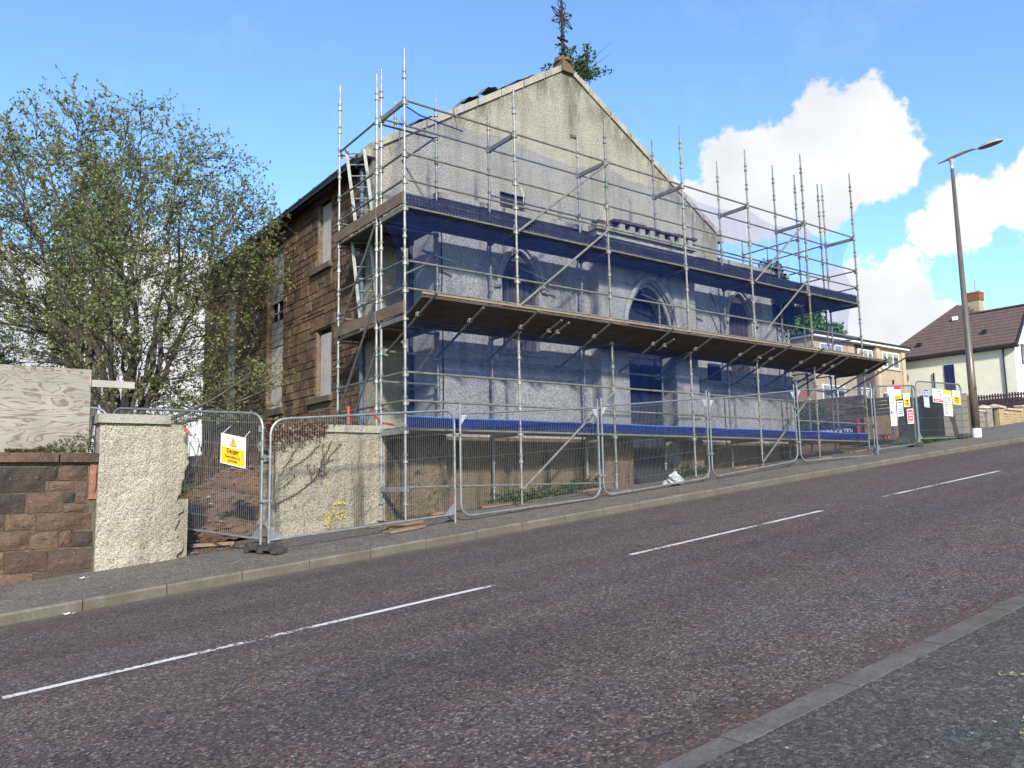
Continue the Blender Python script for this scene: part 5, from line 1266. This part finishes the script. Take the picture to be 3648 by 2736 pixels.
# ---------- pink house and chimney behind the right bays
ph = thing('pink_rendered_house', 'pinkish rendered house with red porch roof seen through the right netting', 'house', (30,14.5,2))
MB().box(25.5,14.0,1,32.6,20,6.0).build('wall', MT['pink'], ph); m = MB(); m.add([(25.2,13.7,5.98),(32.9,13.7,5.98),(32.9,20.3,5.98),(25.2,20.3,5.98),(26.5,17,7.2),(31.6,17,7.2)], [(0,1,5,4),(1,2,5),(2,3,4,5),(3,0,4)]); m.build('roof', MT['tile'], ph)
MB().box(26.9,16.5,6.6,28.1,17.3,8.2).build('chimney', MT['pink'], ph); m = MB(); m.add([(27.5,12.6,3.5),(32.4,12.6,3.5),(32.0,13.99,4.2),(27.9,13.99,4.2),(27.5,12.6,3.38),(32.4,12.6,3.38)], [(0,1,2,3),(0,4,5,1)]); m.build('porch_roof', MT['tile_red'], ph)
for x in (27.8,30,32.1): MB().box(x-.06,12.7,1.2,x+.06,12.82,3.37).build('porch_post', MT['upvc'], ph)
window(ph,'y',13.98,28.2,29.6,2.2,3.3); window(ph,'y',13.98,30.4,31.8,2.2,3.3); window(ph,'y',13.98,26.2,27.6,4.4,5.5); window(ph,'y',13.98,30.2,31.6,4.4,5.5)
# ---------- cream house
XC = 45.0
ch = thing('cream_house', 'cream painted house with brown tiled roof and red chimney at right', 'house', (47,9,2.8))
cw = MB(); cw.box(XC,7.27,1,48.8,15.2,7.05); cw.add([(XC,7.27,7.05),(48.8,7.27,7.05),(46.9,7.27,9.15),(XC,7.6,7.05),(48.8,7.6,7.05),(46.9,7.6,9.15)], [(0,1,2),(5,4,3)]); cw.build('wall', MT['cream'], ch)
cm = MB(); cm.box(XC+.5,7.95,1,56,15.0,7.0); cm.build('main_block', MT['cream'], ch)
MB().box(XC-.03,7.24,1,48.83,15.23,3.50).build('painted_base', MT['purple'], ch)
# tile courses, coplanar on the street-left slope
pit = (10.05-7.05)/(47.66-45)
ncs = 15; xe = XC-.35; ze = 7.05-.35*pit
for k in range(ncs):
    f0, f1 = k/ncs, (k+1)/ncs; x0 = xe+(47.66-xe)*f0; x1 = xe+(47.66-xe)*f1+.03
    z0 = ze+(x0-xe)*pit+.075; z1 = ze+(x1-xe)*pit+.004
    yl0 = 15.45+(11.4-15.45)*f0; yl1 = 15.45+(11.4-15.45)*min(1,f1)
    ridge_x = 46.9; yr = 7.0 if x1 < ridge_x+.05 else 9.6+ (x1-ridge_x)*1.5
    m = MB(); m.add([(x0,yr,z0),(x0,yl0,z0),(x1,yl1,z1),(x1,yr,z1),(x0,yr,z0-.085),(x0,yl0,z0-.085)], [(0,3,2,1),(0,1,5,4),(0,4,3)]); m.build('tile_course', MT['tile'], ch)
m = MB(); m.add([(46.9,6.98,9.25),(49.2,6.98,6.65),(49.2,11,6.65),(46.9,11,9.25)], [(0,1,2,3)]); m.add([(47.66,11.4,10.08),(56,11.4,10.08),(56,7.4,6.9),(45.5,7.4,6.9)], [(0,3,2,1)]); m.add([(47.66,11.4,10.08),(45,15.45,6.7),(56,15.45,6.7),(56,11.4,10.08)], [(0,1,2,3)]); m.build('rear_roof', MT['tile'], ch)
MB().beam((46.9,6.95,9.27),(46.9,10.4,9.27),.16,.08).build('ridge_tiles', MT['tile'], ch); MB().beam((47.66,11.4,10.10),(44.7,15.4,6.75),.16,.08).build('hip_tiles', MT['tile'], ch); MB().beam((47.66,11.4,10.1),(55,11.4,10.1),.16,.08).build('ridge_tiles', MT['tile'], ch)
MB().box(XC-.42,6.95,6.47,XC-.34,15.5,6.66).build('gutter', MT['iron_black'], ch); MB().box(XC-.34,6.96,6.45,XC-.001,15.4,6.60).build('soffit', MT['purple'], ch)
for s in (0, 1):
    a, b = ((XC-.35,6.94,6.66),(46.9,6.94,9.22)) if s == 0 else ((46.9,6.94,9.22),(49.2,6.94,6.6)); MB().beam(a, b, .05, .20, upv=(0,1,0) if False else (0,0,1)).build('barge_board', MT['iron_black'], ch)
MB().tube([(XC-.08,7.85,6.5),(XC-.08,7.85,3.4)], .045, 8).build('downpipe', MT['iron_black'], ch)
MB().box(XC-.05,10.75,3.8,XC-.002,11.35,5.9).build('boarded_window', MT['hoard_blue'], ch); MB().tube([(XC-.06,12.0,3.4),(XC-.06,12.0,5.5)], .045, 6).build('vent_pipe', MT['iron_black'], ch)
m = MB(); c0 = Vector((XC-.45,13.75,5.35)); V = [tuple(c0)]+[tuple(c0+Vector((.07,.33*math.cos(a*math.pi/7),.36*math.sin(a*math.pi/7)))) for a in range(14)]
m.add(V, [(0,(i+1)%14+1,i+1) for i in range(14)]); m.tube([(XC,14.0,5.4),(XC-.4,13.75,5.35)], .03, 6); m.tube([(XC-.42,13.75,5.2),(XC-.8,13.4,5.05)], .02, 5); m.build('satellite_dish', MT['grey_brick'], ch)
for y, z in ((12.9,7.35),(9.0,7.6)):
    x = XC+(z-7.05)/pit; m = MB(); m.box(x-.12,y-.14,z+.05,x+.1,y+.12,z+.26); m.build('roof_vent', MT['iron_black'], ch)
MB().box(46.55,11.0,8.95,46.75,11.3,9.2).build('roof_light', MT['white_paint'], ch)
chx = MB().box(48.7,10.45,8.6,49.35,11.45,10.45).build('chimney', MT['tan'], ch)
for r in range(7): MB().box(48.65-.02*(r==6),10.40-.02*(r==6),10.452+r*.08,49.40,11.50,10.452+r*.08+.074).build('brick_course', MT['brick_red'], chx)
for y in (10.6,10.95,11.3): MB().tube([(49.05,y,11.0),(49.05,y,11.13)], .09, 8).build('chimney_pot', MT['tan_light'], chx)
MB().tube([(49.0,10.75,11.0),(49.0,10.75,11.9)], .015, 4).build('aerial', MT['iron_black'], chx)
window(ch,'y',7.25,45.95,47.4,5.55,6.75,(.5,),'iron_black',0); window(ch,'y',7.25,46.2,47.6,3.55,4.6,(.5,),'iron_black',0)
# maroon picket fence
t = thing('maroon_picket_fence', 'maroon picket fence on a dwarf wall before the cream house', 'fence', (43,8,2.6))
for i in range(26):
    y = 5.6+i*.15
    MB().box(43.0,y,3.05,43.03,y+.09,3.62+.02*math.sin(i)).build('picket', MT['purple'], t)
for z in (3.1,3.45): MB().box(43.032,5.5,z,43.07,9.6,z+.07).build('fence_rail', MT['purple'], t)
MB().box(43.0,5.2,1.5,43.25,14,3.04).build('dwarf_wall', MT['purple'], t)
# far cottage seen past the gate pier
t = thing('orange_roofed_cottage', 'distant cottage with orange-red roof glimpsed beside the gate pier', 'house', (12,62,0))
MB().box(11.2,62,-6,12.4,68,4.0).build('wall', MT['brown_panel'], t); m = MB(); m.add([(11,61.8,4.0),(12.6,61.8,4.0),(12.6,65,5.2),(11,65,5.2)], [(0,1,2,3)]); m.build('roof', MT['orange'], t)
# ================================================================ PLASTIC BAG, PAPERS
m = MB(); V = []; F = []; nu, nv = 18, 9
for j in range(nv):
    for i in range(nu):
        a = 2*math.pi*i/nu; ph = math.pi/2*j/(nv-1); r = 1+.22*math.sin(a*3+j)+.18*math.sin(a*7+j*2.3)
        V.append((6.55+.24*r*math.cos(a)*math.cos(ph), -.20+.17*r*math.sin(a)*math.cos(ph), H(6.55,-.2)+.01+.21*math.sin(ph)*(1+.25*math.sin(a*2+1)+.2*math.cos(a*5))))
for j in range(nv-1):
    for i in range(nu): F.append((j*nu+i, j*nu+(i+1)%nu, (j+1)*nu+(i+1)%nu, (j+1)*nu+i))
m.add(V, F); tag(m.build('plastic_bag', MT['plastic']), 'crumpled clear plastic bag on the pavement behind the fence by the church door', 'bag')
for x, y, lab in ((-4.86,-.05,'crumpled white paper scrap on the pavement near the cream gate wall'),(-5.25,-1.75,'white paper scrap lying in the gutter below the kerb'),(20.9,-1.9,'white paper scrap by the kerb beyond the lamp column')):
    m = MB(); z = H(x,y)+.008 if y > -1.5 else plane_z(x)-.10
    for k in range(4):
        a = k*1.4; m.add([(x+.05*math.cos(a)*.3,y+.05*math.sin(a)*.3,z),(x+.07*math.cos(a),y+.06*math.sin(a),z+.02),(x+.06*math.cos(a+.9),y+.06*math.sin(a+.9),z+.006)], [(0,1,2)])
    tag(m.build('paper_scrap', MT['paper']), lab, 'litter', 'scraps of litter')
# ================================================================ VEGETATION
class Leaves:
    def __init__(s): s.V = []; s.n = 0
    def cluster(s, P, size, n=4, up=.4):
        """P (k,3) cluster centres; n diamond leaves each"""
        P = np.asarray(P); k = len(P)
        for _ in range(n):
            d = rng.normal(size=(k,3)); d[:,2] += up; d /= np.linalg.norm(d, axis=1)[:,None]
            e = rng.normal(size=(k,3)); e -= (e*d).sum(1)[:,None]*d; e /= np.linalg.norm(e, axis=1)[:,None]
            L = (size*rng.uniform(.6,1.25,k))[:,None]; w = L*.26
            a = P + d*L*.08; c = P + d*L; b = P + d*L*.5
            s.V.append(np.stack([a, b+e*w, c, b-e*w], 1).reshape(-1,3))
    def build(s, name, mat, parent):
        V = np.concatenate(s.V); nq = len(V)//4; Wp = Vector((0,0,0)); q = parent
        while q is not None: Wp += Vector(q.location); q = q.parent
        V = V - np.array(Wp); me = bpy.data.meshes.new(name); me.vertices.add(len(V)); me.vertices.foreach_set('co', V.astype(np.float32).ravel())
        me.loops.add(nq*4); me.loops.foreach_set('vertex_index', np.arange(nq*4)); me.polygons.add(nq)
        me.polygons.foreach_set('loop_start', np.arange(nq)*4); me.update(calc_edges=True); me.materials.append(mat)
        o = bpy.data.objects.new(name, me); col.objects.link(o); o.parent = parent; o['kind'] = 'stuff'; return o
def in_church(p): return (p.x > .25 and 2.0 < p.y < 15) or (p.y < 2.4 and p.x > -.2)
def curve(p, d, L, n, wob, up):
    P = [p.copy()]; d = d.normalized()
    for i in range(n):
        d = (d + Vector((random.gauss(0,wob), random.gauss(0,wob), random.gauss(0,wob)*.6+up))).normalized(); q = P[-1]+d*L/n
        if in_church(q): d = Vector((-abs(d.x)*.3, d.y, abs(d.z)+.3)).normalized(); q = P[-1]+d*L/n
        if in_church(q): break
        P.append(q)
    return P, d
def big_tree():
    base = Vector((-2.95, 8.0, -1.0)); t = thing('spring_tree', 'wide many-stemmed tree in thin young leaf left of the church', 'tree', base)
    tr = MB(); tr.tube([base-Vector((0,0,.4)), base+Vector((0,0,.7)), base+Vector((.02,0,1.5))], [.34,.27,.25], 12)
    br = MB(); tw = MB(); tips = []; f0 = base+Vector((0,0,1.3))
    C0 = np.array([-3.4,8.0,4.1]); RD = np.array([4.7,3.5,4.2])
    def okp(p): return not (p[0] > .15 and 2.0 < p[1] < 15) and p[1] > 3.2 and p[2] > base.z+1.0+.30*math.hypot(p[0]-base.x, p[1]-base.y)
    def targets(n, r0, r1, pw, mind):
        out = []; tries = 0
        while len(out) < n and tries < 60000:
            tries += 1; d = rng.normal(size=3); d /= np.linalg.norm(d); r = r0+(r1-r0)*rng.random()**pw; p = C0+d*r*RD*np.array([1,1,1-.20*max(0,-d[0])-.05*max(0,d[0])])*(1+.05*math.sin(d[0]*9+d[1]*7)+.04*math.sin(d[2]*11))
            if p[0] > .1 and p[2] < 6.2: p[0] = .1-rng.random()*.5
            if not okp(p): continue
            if p[0] > -1.0 and p[2] < 3.6 and rng.random() < .7: continue
            if p[2] < 2.2 and rng.random() < .45: continue
            if mind and out and min(((p-q)**2).sum() for q in out) < mind*mind: continue
            out.append(p)
        return out
    def link(m, p0, d0, T, r0, r1, seg, sides, lift):
        p0, T = Vector(p0), Vector(T); L = (T-p0).length; c = p0 + d0.normalized()*L*.45 + Vector((0,0,-lift*L)); P = []
        for i in range(seg+1):
            t_ = i/seg; q = p0*(1-t_)**2 + c*2*t_*(1-t_) + T*t_*t_
            if 0 < i < seg: q += Vector((random.gauss(0,.018), random.gauss(0,.018), random.gauss(0,.012)))*L*.6
            P.append(q)
        m.tube(P, [r0+(r1-r0)*(i/seg)**.8 for i in range(seg+1)], sides, False); return P
    nodes = []   # (pos, dir, radius)
    ns = 19
    for i in range(ns):
        az = i*2.39996; f = math.sqrt((i+.6)/ns); d = np.array([math.cos(az)*f, math.sin(az)*f, math.sqrt(max(.04,1-f*f*.86))]); T = C0+d*RD*np.array([.70,.70,.74])
        if T[0] > -.2: T[0] = -.2-rng.random()*.3
        st_ = f0+Vector((random.uniform(-.13,.13),random.uniform(-.13,.13),random.uniform(-.5,.1)))
        r0 = random.uniform(.055,.095); P = link(br, st_, Vector((d[0]*.55,d[1]*.55,1)), T, r0, .014, 14, 7, -.02)
        for j in range(3, 15): nodes.append((np.array(P[j]), (P[j]-P[j-1]).normalized(), r0+(.014-r0)*(j/14)**.8))
    def attach(nl, T, k=.9):
        A = np.array([n_[0] for n_ in nl]); D = np.array([tuple(n_[1]) for n_ in nl]); v = np.array(T)-A; L = np.linalg.norm(v, axis=1)+1e-6
        cs = (v*D).sum(1)/L; cost = L*(1+k*(1-cs)) + (v[:,2] < 0)*1.2 + (L < .25)*2; return nl[int(cost.argmin())]
    n2 = []
    for T in targets(260, .25, .93, .5, .42):
        A, D, R0 = attach(nodes, T); P = link(br, A, D, T, min(.026, R0*.7), .006, 8, 5, .03)
        for j in range(2, 9): n2.append((np.array(P[j]), (P[j]-P[j-1]).normalized(), .02))
    n3 = []
    for T in targets(1750, .25, 1.0, .42, .16):
        A, D, R0 = attach(n2, T); P = link(tw, A, D, T, .010, .004, 5, 3, .02)
        for j in range(2, 6): n3.append((P[j], (P[j]-P[j-1]).normalized(), j))
    for p, d, j in n3:
        if j == 5: tips += [p, p+Vector((random.gauss(0,.03),random.gauss(0,.03),random.gauss(0,.03)))]
        for c in range(1 if j < 5 else 3):
            o = Vector((random.gauss(0,1), random.gauss(0,1), random.gauss(.25,.6))); o -= d*o.dot(d); o.normalize(); L = random.uniform(.16,.46)
            e = (d*.8+o*.75+Vector((0,0,.25))).normalized(); q = p+e*L; 
            if in_church(q): continue
            tw.tube([p, p+e*L*.5+Vector((0,0,.01)), q], [.0042,.0036,.0028], 3, False); tips.append(q)
            if random.random() < .5: tips.append(p+e*L*.55)
    # low limbs reaching in front of the church wall
    for d in (Vector((.9,-.75,.14)), Vector((.8,-.2,.3)), Vector((.75,-.95,.35))):
        P, _ = curve(f0, d, 3.6, 10, .06, .03); br.tube(P, [.06*(1-.8*j/len(P)) for j in range(len(P))], 6)
        for b in range(13):
            j = random.randrange(3, len(P)); P2, _ = curve(P[j], Vector((random.uniform(-.1,1), random.uniform(-1,.6), random.uniform(-.35,.8))), random.uniform(.6,1.5), 6, .12, .03)
            if len(P2) < 3: continue
            br.tube(P2, .009, 4, False)
            for c in range(9):
                q = P2[random.randrange(1, len(P2))]; e = Vector((random.gauss(0,1),random.gauss(0,1),random.gauss(.2,.7))).normalized()*random.uniform(.15,.5)
                if not in_church(q+e): tw.tube([q, q+e], .004, 3, False); tips += [q+e, q+e*.6]
    tr.build('trunk', MT['bark'], t, smooth=True); br.build('branches', MT['bark'], t, smooth=True); o = tw.build('twigs', MT['twig'], t); o['kind'] = 'stuff'
    lv = Leaves(); T = np.array([tuple(p) for p in tips]); print('tips', len(T), T.max(0), T.min(0)); lv.cluster(T, .085, 3, .6); lv.build('foliage', MT['leaf'], t)
big_tree()
def bush(name, label, cat, c, rad, n, size, leaf, stems=7, up=.3, group=None, trunk=None, lobes=9):
    c = Vector(c); base = Vector((c.x, c.y, (trunk if trunk is not None else c.z-rad[2])))
    t = thing(name, label, cat, base, group); m = MB()
    cs = [(np.array([random.uniform(-.6,.6)*rad[0], random.uniform(-.6,.6)*rad[1], random.uniform(-.55,.65)*rad[2]]), random.uniform(.35,.6)) for _ in range(lobes)]
    P = []
    for o, s in cs:
        k = n//lobes; d = rng.normal(size=(k,3)); d /= np.linalg.norm(d,axis=1)[:,None]; r = rng.uniform(.35,1.05,k)**.6
        P.append(np.array(c)+o+d*r[:,None]*np.array(rad)*s)
        m.tube([base, base+(Vector(c)+Vector(o)-base)*.5+Vector((random.gauss(0,.05),random.gauss(0,.05),0)), Vector(c)+Vector(o)*1.1], [.03*max(rad)+.01,.02*max(rad)+.008,.006], 5)
    m.build('stems' if trunk is None else 'trunk', MT['bark'], t); lv = Leaves(); lv.cluster(np.concatenate(P), size, 3, up); lv.build('foliage', MT[leaf], t); return t
# slim poplar behind, only its head shows above the crown
bush('poplar_tree', 'slim poplar top rising behind the left tree crown', 'tree', (-2.2,19.5,7.3), (1.5,1.5,4.6), 5200, .16, 'leaf', up=.8, trunk=-.5, lobes=14)
bush('evergreen_shrub', 'dark evergreen shrub behind the top of the plywood hoarding', 'shrub', (-6.6,6.6,.55), (1.7,1.2,1.5), 5200, .10, 'leaf_dark')
bush('evergreen_shrub', 'dark green shrub at the tree foot behind the timber rail', 'shrub', (-3.6,8.6,-.3), (1.1,1.0,.9), 2600, .09, 'leaf_bush')
# bush on the gable apex
def apex_bush():
    b = Vector((6.35,YG+.1,9.45)); t = thing('buddleia_bush', 'wild bush growing out of the gable apex beside the iron finial', 'bush', b)
    m = MB(); tips = []
    for i in range(34):
        d = Vector((random.uniform(-.35,1.0), random.uniform(-.4,.4), random.uniform(.15,1.3))); L = random.uniform(.4,1.2)
        P = [b]; dd = d.normalized()
        for j in range(6): dd = (dd+Vector((random.gauss(0,.12),random.gauss(0,.12),random.gauss(.02,.1)))).normalized(); P.append(P[-1]+dd*L/6)
        m.tube(P, [.014*(1-.8*j/6) for j in range(7)], 4, False)
        if i % 6: tips += [P[j]+Vector((random.gauss(0,.05),random.gauss(0,.05),random.gauss(0,.05))) for j in range(1,7) for _ in range(5)]
    for i in range(3):
        P = [b, b+Vector((.5,0,.45)), b+Vector((.95,-.05,.55+i*.25)), b+Vector((1.25+.1*i,-.05,.75+i*.4))]; m.tube(P, [.014,.010,.007,.003], 4, False)
    m.build('stems', MT['twig'], t); lv = Leaves(); lv.cluster(np.array([tuple(p) for p in tips]), .10, 3, .3); lv.build('foliage', MT['leaf_bush'], t)
apex_bush()
# ivy mass on the right end of the front block
bush('ivy_growth', 'dense dark ivy covering the right end of the church front', 'ivy', (12.75,1.35,3.7), (.75,.45,1.55), 6500, .09, 'leaf_dark', lobes=14)
bush('ivy_growth', 'lower dark ivy trunk hanging by the right netting bays', 'ivy', (13.3,1.6,1.6), (.55,.4,1.3), 3200, .09, 'leaf_dark', lobes=9)
bush('green_bush', 'leafy green bush behind the netting near the blue board', 'bush', (19.6,5.6,1.0), (1.6,1.4,1.05), 5200, .10, 'leaf_bush')
bush('sycamore_tree', 'bright green tree beyond the flats seen through the right netting', 'tree', (45.0,21.5,9.7), (2.7,2.2,1.9), 3600, .38, 'leaf_bright', trunk=2, lobes=14)
bush('sycamore_tree', 'smaller bright green treetop right of the first, behind the flats roof', 'tree', (49.4,22.0,9.7), (1.5,1.4,1.3), 1200, .34, 'leaf_bright', trunk=2, lobes=8)
# withered ivy along the boundary wall
t = thing('withered_ivy', 'withered red-brown ivy hanging over the left of the boundary wall', 'ivy', (-1.7,.9,0))
lv = Leaves(); n = 950; u = rng.random(n); P = np.stack([-2.12+u**1.25*1.05, .90+rng.normal(0,.03,n)-.02, .19-np.abs(rng.normal(0,.22,n))*(1-u*.55)], 1); lv.cluster(P, .06, 3, -.3); lv.build('dead_leaves', MT['leaf_dead'], t)
lv = Leaves(); n = 520; P = np.stack([rng.uniform(-2.15,-.75,n), rng.uniform(.84,1.3,n), .18+np.abs(rng.normal(0,.035,n))], 1); lv.cluster(P, .055, 3, .5); lv.build('green_leaves', MT['ivy_mix'], t)
m = MB(); D = []
def vine(P, r=.006):
    Q = []
    for i in range(len(P)-1):
        for k in range(6): f = k/6; Q.append((P[i][0]+(P[i+1][0]-P[i][0])*f+random.uniform(-.012,.012), .895, P[i][1]+(P[i+1][1]-P[i][1])*f+random.uniform(-.012,.012)))
    m.tube(Q, r, 4, False); D.extend(Q)
vine([(-1.93,-1.18),(-1.6,-1.02),(-1.29,-.81),(-1.12,-.52),(-1.12,-.12)], .009); vine([(-1.12,-.52),(-.95,-.33),(-.73,-.12)]); vine([(-1.29,-.81),(-1.38,-.6),(-1.42,-.5)]); vine([(-1.12,-.45),(-1.02,-.25),(-.95,-.08)]); vine([(-1.15,-.50),(-1.0,-.48),(-.9,-.42)]); vine([(-1.72,-.60),(-1.5,-.48),(-1.3,-.32),(-1.15,-.15)], .007); vine([(-1.9,-.75),(-1.75,-.5),(-1.55,-.2),(-1.5,.05)]); vine([(-1.22,-.72),(-1.1,-.7),(-1.02,-.66)]); vine([(-1.95,-1.3),(-1.97,-.8),(-1.96,-.3),(-2.0,.1)], .012); vine([(-1.9,-.95),(-1.7,-.8),(-1.6,-.65)])
m.build('vine_stems', MT['vine'], t); lv = Leaves(); D = np.array(D); D = D[D[:,0] > -1.9]; D = np.repeat(D, 2, 0); D[:,0] += rng.normal(0,.02,len(D)); D[:,2] += rng.normal(0,.02,len(D)); D[:,1] -= .004; lv.cluster(D, .028, 2, -.1); 
k = np.stack([rng.normal(-1.17,.09,90), np.full(90,.89), rng.normal(-.62,.11,90)], 1); lv.cluster(k, .035, 2, 0); lv.build('clinging_leaves', MT['leaf_dead'], t)
# weeds and grass
def tufts(name, label, P, size, mat, n=5): 
    lv = Leaves(); lv.cluster(P, size, n, 1.1); o = lv.build(name, MT[mat], None); o['label'] = label; return o
n = 420; x = 2.2+3.1*rng.random(n)**.7; tufts('wall_weeds', 'green weeds growing along the foot of the stained, shade-painted wall behind the fence', np.stack([x, .90-np.abs(rng.normal(0,.05,n)), np.array([H(a,.9) for a in x])+np.abs(rng.normal(0,.09,n))], 1), .08, 'leaf_bush')
n = 260; x = rng.uniform(7.9,8.8,n); tufts('pier_weeds', 'dark weeds at the foot of the right door pier', np.stack([x, .78-np.abs(rng.normal(0,.03,n)), np.array([H(a,.8) for a in x])+np.abs(rng.normal(0,.06,n))], 1), .06, 'leaf_dark')
n = 900; x = rng.uniform(-3.4,-1.6,n); y = rng.uniform(4.7,6.8,n); tufts('yard_grass', 'bright green grass and nettles behind the earth mound', np.stack([x,y,np.array([zy(a,b,b) for a,b in zip(x,y)])+rng.uniform(0,.15,n)],1), .26, 'grass')
n = 380; x = rng.uniform(17.2,19.9,n); y = rng.uniform(-.2,.7,n); tufts('verge_grass', 'low grass strip under the notice fence near the lamp column', np.stack([x,y,np.array([H(a,b) for a,b in zip(x,y)])],1), .10, 'grass', 4)
n = 420; x = rng.uniform(-5.8,-4.75,n); zz = -.35+ (rng.random(n)**2)*np.clip((x+5.5)*.45,0.02,.4); tufts('creeping_stonecrop', 'thin green creeper along the plywood foot on the sandstone coping', np.stack([x, .50-rng.random(n)*.03, zz],1), .03, 'ivy_mix', 3)
m = MB()
for _ in range(90):
    x, y = random.uniform(-3.3,-1.2), random.uniform(4.6,6.5); z = zy(x,y,y); a = Vector((random.gauss(0,.2),random.gauss(0,.2),1)).normalized(); m.tube([(x,y,z),(x+a.x*.6,y+a.y*.6,z+.6),(x+a.x*1.2+random.gauss(0,.15),y+a.y,z+random.uniform(.9,1.5))], .008, 3, False)
o = m.build('dead_stalks', MT['vine']); o['kind'] = 'stuff'; o['label'] = 'tall dead weed stalks behind the earth mound against the church wall'
